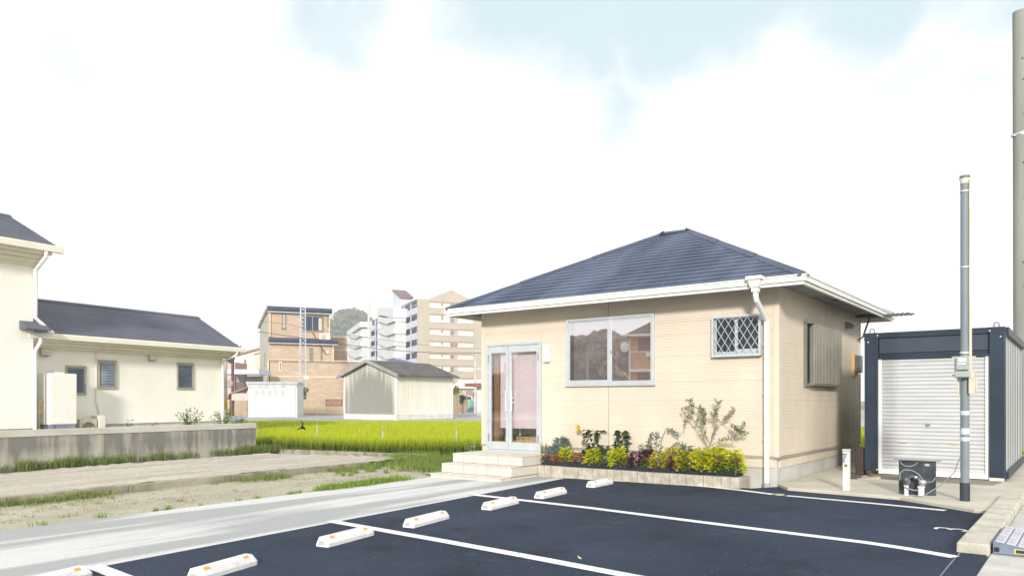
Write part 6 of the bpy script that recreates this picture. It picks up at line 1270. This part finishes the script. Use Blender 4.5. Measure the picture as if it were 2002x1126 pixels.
# stair blocks with zigzag parapets
def stairs(ya, yb_, px0, x0, nfl, zt_):
    S = MB(); Dk = MB()
    for k in range(1, 8):
        z = zt_ - k * FLH
        if z < -1: break
        ym = ya + (yb_ - ya) * .42
        S.hexa([(x0, ya, z - .25), (x0 + .15, ya, z - .25), (x0 + .15, ym, z - .25), (x0, ym, z - .25)], [(x0, ya, z + 1.1), (x0 + .15, ya, z + 1.1), (x0 + .15, ym, z + 1.1), (x0, ym, z + 1.1)])
        S.hexa([(x0, ym, z - .25), (x0 + .15, ym, z - .25), (x0 + .15, yb_, z + 1.3), (x0, yb_, z + 1.3)], [(x0, ym, z + 1.1), (x0 + .15, ym, z + 1.1), (x0 + .15, yb_, z + 2.6), (x0, yb_, z + 2.6)])
        S.box(x0 + .15, 0, ya, ya + .15, z - .25, z + 1.1)
    S.box(x0 + .6, .0, ya + .2, yb_, -.2, zt_ - .9); S.box(x0, .1, yb_ - .1, yb_ + .15, -.2, zt_)
    o = obj('stair_block', S, pm('stair_white', (.62, .62, .63), .8, .04, .3) if 'stair_white' not in MATS else MATS['stair_white'], AP)
    return o
sy0, sy1 = ap_f.fy(769, -3), ap_f.fy(738, -3)
stairs(sy0, sy1, 0, -3.0, 7, zt - 1.0)
m = MB(); m.hexa([(-3.1, sy0 - .2, zt - 3.2), (.3, sy0 - .2, zt - 3.2), (.3, sy1 + .3, zt - .8), (-3.1, sy1 + .3, zt - .8)], [(-3.1, sy0 - .2, zt - 1.0), (.3, sy0 - .2, zt - 1.0), (.3, sy1 + .3, zt + .9), (-3.1, sy1 + .3, zt + .9)]); obj('stair_roof', m, MATS['stair_white'], AP)
sy2, sy3 = ap_f.fy(704, -3), ap_f.fy(679, -3)
stairs(sy2, sy3, 0, -3.0, 7, zt - 1.5); m = MB(); m.hexa([(-3.1, sy2 - .2, zt - 2.0), (.3, sy2 - .2, zt - 2.0), (.3, sy3 + .3, zt - 3.0), (-3.1, sy3 + .3, zt - 3.0)], [(-3.1, sy2 - .2, zt - .5), (.3, sy2 - .2, zt - .5), (.3, sy3 + .3, zt - 1.6), (-3.1, sy3 + .3, zt - 1.6)]); obj('stair_roof', m, MATS['stair_white'], AP)
ya_ = ap_f.fy(737, 4); m = MB(); m.exy([(1, zt - 2.5), (9, zt - 2.5), (9, zt - .2), (5, zt + 1.8), (1, zt - .2)], ya_, ya_ + 8); obj('gabled_penthouse', m, M_apw, AP)
# pole and small blue roofed house in front of it
q = at(721, 783, 118); t = thing('pale_pole', 'tall pale concrete pole in front of the white apartment block', 'utility pole', (q.x, q.y, .3), 0); zq = lambda py: H + (783 - py) / F * 118 - .3
m = MB(); m.tube([(0, 0, -.2), (0, 0, zq(588))], [.24, .17], 12); obj('shaft', m, pm('pale_pole_shaft', (.58, .56, .50), .9, .08, 1), t)
q = at(748, 783, 100); t = thing('blue_roofed_house', 'low house with blue grey roof peeking over the ridge of the grey shed', 'house', (q.x, q.y, .3), .1); zq = lambda py: H + (783 - py) / F * 100 - .3
m = MB(); m.box(.5, 4.5, 0, 4, 0, zq(712)); obj('wall', m, M_apw, t); m = MB(); m.hexa([(0, -.4, zq(712)), (5, -.4, zq(712)), (5, 4.4, zq(712)), (0, 4.4, zq(712))], [(1.2, 1.8, zq(700)), (2.2, 1.8, zq(700)), (2.2, 2.2, zq(700)), (1.2, 2.2, zq(700))]); obj('roof', m, pm('blue_grey_roof', (.10, .13, .22), .7, .1, 2), t)

# wooded hill: mound plus tree crowns as one wood
M_hill = leafmat('hill_leaf', (.07, .11, .05), (.22, .25, .12), .3)
def wood(name_hill, c, rx, ry, hgt, n_cr, cr, N, label, leaf, seed):
    R = np.random.default_rng(seed); mb = MB(); ns, nr_ = 40, 12; V = [(c[0], c[1], hgt + c[2])]
    prof = lambda t: (math.cos(t * math.pi) * .5 + .5) ** .8
    for i in range(1, nr_ + 1):
        for k in range(ns): a = 2 * math.pi * k / ns; t = i / nr_; V.append((c[0] + rx * t * math.cos(a), c[1] + ry * t * math.sin(a), c[2] + hgt * prof(t) - (3 if i == nr_ else 0)))
    f = [(0, 1 + k, 1 + (k + 1) % ns) for k in range(ns)] + [(1 + (i - 1) * ns + k, 1 + i * ns + k, 1 + i * ns + (k + 1) % ns, 1 + (i - 1) * ns + (k + 1) % ns) for i in range(1, nr_) for k in range(ns)]
    mb.add(V, f); struct(obj(name_hill, mb, pm('hill_soil_%d' % seed, (.05, .07, .03), .95, .2, .1), smooth=True))
    a = R.random(n_cr) * 2 * np.pi; t = np.sqrt(R.random(n_cr)) * .98; C = np.column_stack([c[0] + rx * t * np.cos(a), c[1] + ry * t * np.sin(a), c[2] + hgt * np.array([prof(x) for x in t]) + cr * .35]); s = cr * R.uniform(.55, 1.3, n_cr)
    idx = R.integers(0, n_cr, N); d = R.normal(size=(N, 3)); d /= np.linalg.norm(d, axis=1)[:, None]; d[:, 2] = np.abs(d[:, 2]) * 1.0 - .15; P = C[idx] + d * (s[idx] * R.uniform(.75, 1.05, N))[:, None] * np.array([1, 1, .85])
    u = np.cross(d, R.normal(size=(N, 3))); u /= np.linalg.norm(u, axis=1)[:, None]; w = np.cross(d + R.normal(scale=.5, size=(N, 3)), u); w /= np.linalg.norm(w, axis=1)[:, None]; L = (cr * .20 * R.uniform(.6, 1.3, N))[:, None]
    Vv = np.stack([P - u * L, P - w * L * .7, P + u * L, P + w * L * .7], axis=1).reshape(-1, 3); Q = np.arange(4 * N).reshape(N, 4); o = npobj('wood', Vv, Q, leaf); stuff(o, label, 'wood')
hc_ = at(688, 783, 430); wood('hill', (hc_.x, hc_.y, -4), 40, 45, H + 4 + (783 - 613) / F * 430, 620, 3.6, 60000, 'rounded wooded hill far behind the brick building and the apartment block', M_hill, 3)

# ------------------------------------------------------------------ overhead wires across the middle distance
def wire(label, pts, r, Y):
    m = MB(); m.tube([at(px, py, y) for (px, py), y in zip(pts, Y)], r, 5); o = obj('power_line', m, pm('wire_black', (.05, .05, .06), .6) if 'wire_black' not in MATS else MATS['wire_black']); tag(o, label, 'wire')
wire('upper thin overhead wire crossing the top floor of the brick building', [(507, 627), (560, 634), (620, 645), (680, 655), (740, 663), (800, 671), (860, 678), (960, 682)], .012, [53, 53, 53, 54, 55, 56, 57, 58])
wire('lower thick overhead wire crossing the dark eave of the brick building', [(503, 648), (560, 656), (620, 665.5), (680, 674), (740, 682), (800, 687), (860, 689.5), (960, 690)], .022, [52, 52, 52, 53, 54, 55, 56, 57])
wire('short sagging service wire running to the pole left of the front house door', [(760, 714), (820, 723), (870, 727), (905, 725), (939, 720)], .012, [58, 58, 59, 60, 60])

# ------------------------------------------------------------------ what the window glass reflects: house and wooded hill on the left, out of frame
def mirror(px, D, z):
    X, Y = (px - CX) / F * D, D; v = (.607, .795); t = ((X - 4.315) * v[0] + (Y - 12.09) * v[1]) * 2
    return Vector((X - t * v[0], Y - t * v[1], z))
D_ = 46.8; oc = mirror(1233, D_, 0); OH = thing('orange_house', 'orange two storey house with brown roof, seen only mirrored in the big window', 'house', (oc.x, oc.y, -.3), math.atan2(.889, -.459)); zq = lambda py: H + (783 - py) / F * D_ + .3
M_or = pm('orange_stucco', (.60, .36, .19), .85, .06)
m = MB(); m.box(-7, 0, 0, 7, 0, zq(657)); obj('wall', m, M_or, OH)
m = MB(); m.exx([(-.6, zq(657)), (3.5, zq(590)), (7.6, zq(657)), (7.6, zq(653.5)), (3.5, zq(586.5)), (-.6, zq(653.5))], -7.6, .3) if False else m.hexa([(-7.6, -.6, zq(656)), (.35, -.6, zq(656)), (.35, 7.6, zq(656)), (-7.6, 7.6, zq(656))], [(-4.6, 3.2, zq(598)), (-2.6, 3.2, zq(598)), (-2.6, 3.8, zq(598)), (-4.6, 3.8, zq(598))]); obj('roof', m, pm('brown_tile', (.14, .085, .07), .7, .2, 3), OH)
m = MB(); m.box(-7.7, .45, -.75, -.6, zq(659), zq(655)); m.box(.3, .45, -.6, 7.5, zq(659), zq(655)); m.box(-7, .03, -.05, -.001, zq(689), zq(687)); m.box(-7, .03, -.35, -.001, zq(727), zq(722)); obj('white_trim', m, M_white, OH)
m = MB(); m.tube([(.05, -.06, zq(660)), (.05, -.06, 0)], .06, 6); obj('downpipe', m, M_white, OH)
m = MB(); m.box(-4.5, -.45, -.02, -.001, zq(686.5), zq(662)); m.box(-4.5, -.4, -.02, -.001, .2, zq(730)); obj('window', m, pm('brown_loggia', (.20, .13, .11), .5, .2, 1), OH)
m = MB(); m.box(-1.35, -.95, -.3, -.003, zq(698), zq(690)); obj('wall_unit', m, M_white, OH)
m = MB(); m.ball((.35, -.2, zq(678)), (.28, .1, .35), 6); obj('satellite_dish', m, M_white, OH)
hm = mirror(1150, 150, 0); wood('hill', (hm.x - 12, hm.y - 5, -2), 55, 34, H + (783 - 657) / F * 150 + 1.5, 240, 2.6, 34000, 'steep wooded hill on the left, seen only mirrored in the big window', leafmat('mirror_wood', (.15, .13, .08), (.36, .31, .16), .3), 5)
q = mirror(1147, 70, 0); t = thing('street_pole', 'pale utility pole with crossarm, seen only mirrored in the left window pane', 'utility pole', (q.x, q.y, -.3), 0); zq = lambda py: H + (783 - py) / F * 70 + .3
m = MB(); m.tube([(0, 0, -.2), (0, 0, zq(687))], .16, 8); obj('shaft', m, M_conc, t); m = MB(); m.box(-.9, .9, -.9, -.8, zq(690), zq(687.5)); obj('crossarm', m, M_conc, t)
a_, b_ = mirror(1090, 40, 0), mirror(1235, 38, 0); dd = b_ - a_; m = MB(); m.box(0, dd.length, -.06, .06, -.1, H + (783 - 735) / F * 39); o = obj('boundary_wall', m, pm('pale_boundary', (.55, .53, .5), .85), None, (a_.x, a_.y, -.3), math.atan2(dd.y, dd.x)); tag(o, 'long pale boundary wall, seen only mirrored along the bottom of the big window', 'wall')

# small stones lying in the dirt
m = MB()
for i in range(1500):
    if i < 1000: p = G(rng.uniform(-60, 800), 0 + rng.uniform(935, 1030)); q = alley_a + AD * ((p - alley_a).dot(AD)); off = Vector((-AD.y, AD.x, 0)); p = q + off * rng.uniform(.05, 2.2); z = gz(p.x, -.012)
    else: p = c0 + CD * rng.uniform(-3, 9) - CN * rng.uniform(.1, 3.5); z = gz(p.x, .10)
    r = rng.choice((.006, .008, .01, .012, .018)); a = rng.random() * 6
    m.add([(p.x + r * math.cos(a), p.y + r * math.sin(a), z - .005), (p.x + r * math.cos(a + 2), p.y + r * math.sin(a + 2), z - .005), (p.x + r * math.cos(a + 4), p.y + r * math.sin(a + 4), z - .005), (p.x, p.y, z + r * .7)], [(0, 1, 3), (1, 2, 3), (2, 0, 3)])
o = obj('pebbles', m, pm('pebble', (.28, .26, .21), .9, .0, 40, c2=(.46, .43, .37))); stuff(o, 'small pale stones scattered over the dirt strip and the bare field', 'stones')

# ------------------------------------------------------------------ air
hz = MB(); hz.box(-190, 190, -120, 520, -2.2, 60); hzo = obj('haze', hz, (lambda m: m)(bpy.data.materials.new('haze_air')))
hm_ = hzo.data.materials[0]; hm_.use_nodes = True; n = hm_.node_tree.nodes; n.remove(n['Principled BSDF']); pv_ = n.new('ShaderNodeVolumePrincipled'); pv_.inputs['Color'].default_value = (.93, .95, 1, 1); pv_.inputs['Density'].default_value = .0012
hm_.node_tree.links.new(pv_.outputs[0], n['Material Output'].inputs['Volume']); hzo['kind'] = 'stuff'; hzo['label'] = 'thin pale haze over the whole place'; hzo['category'] = 'haze'
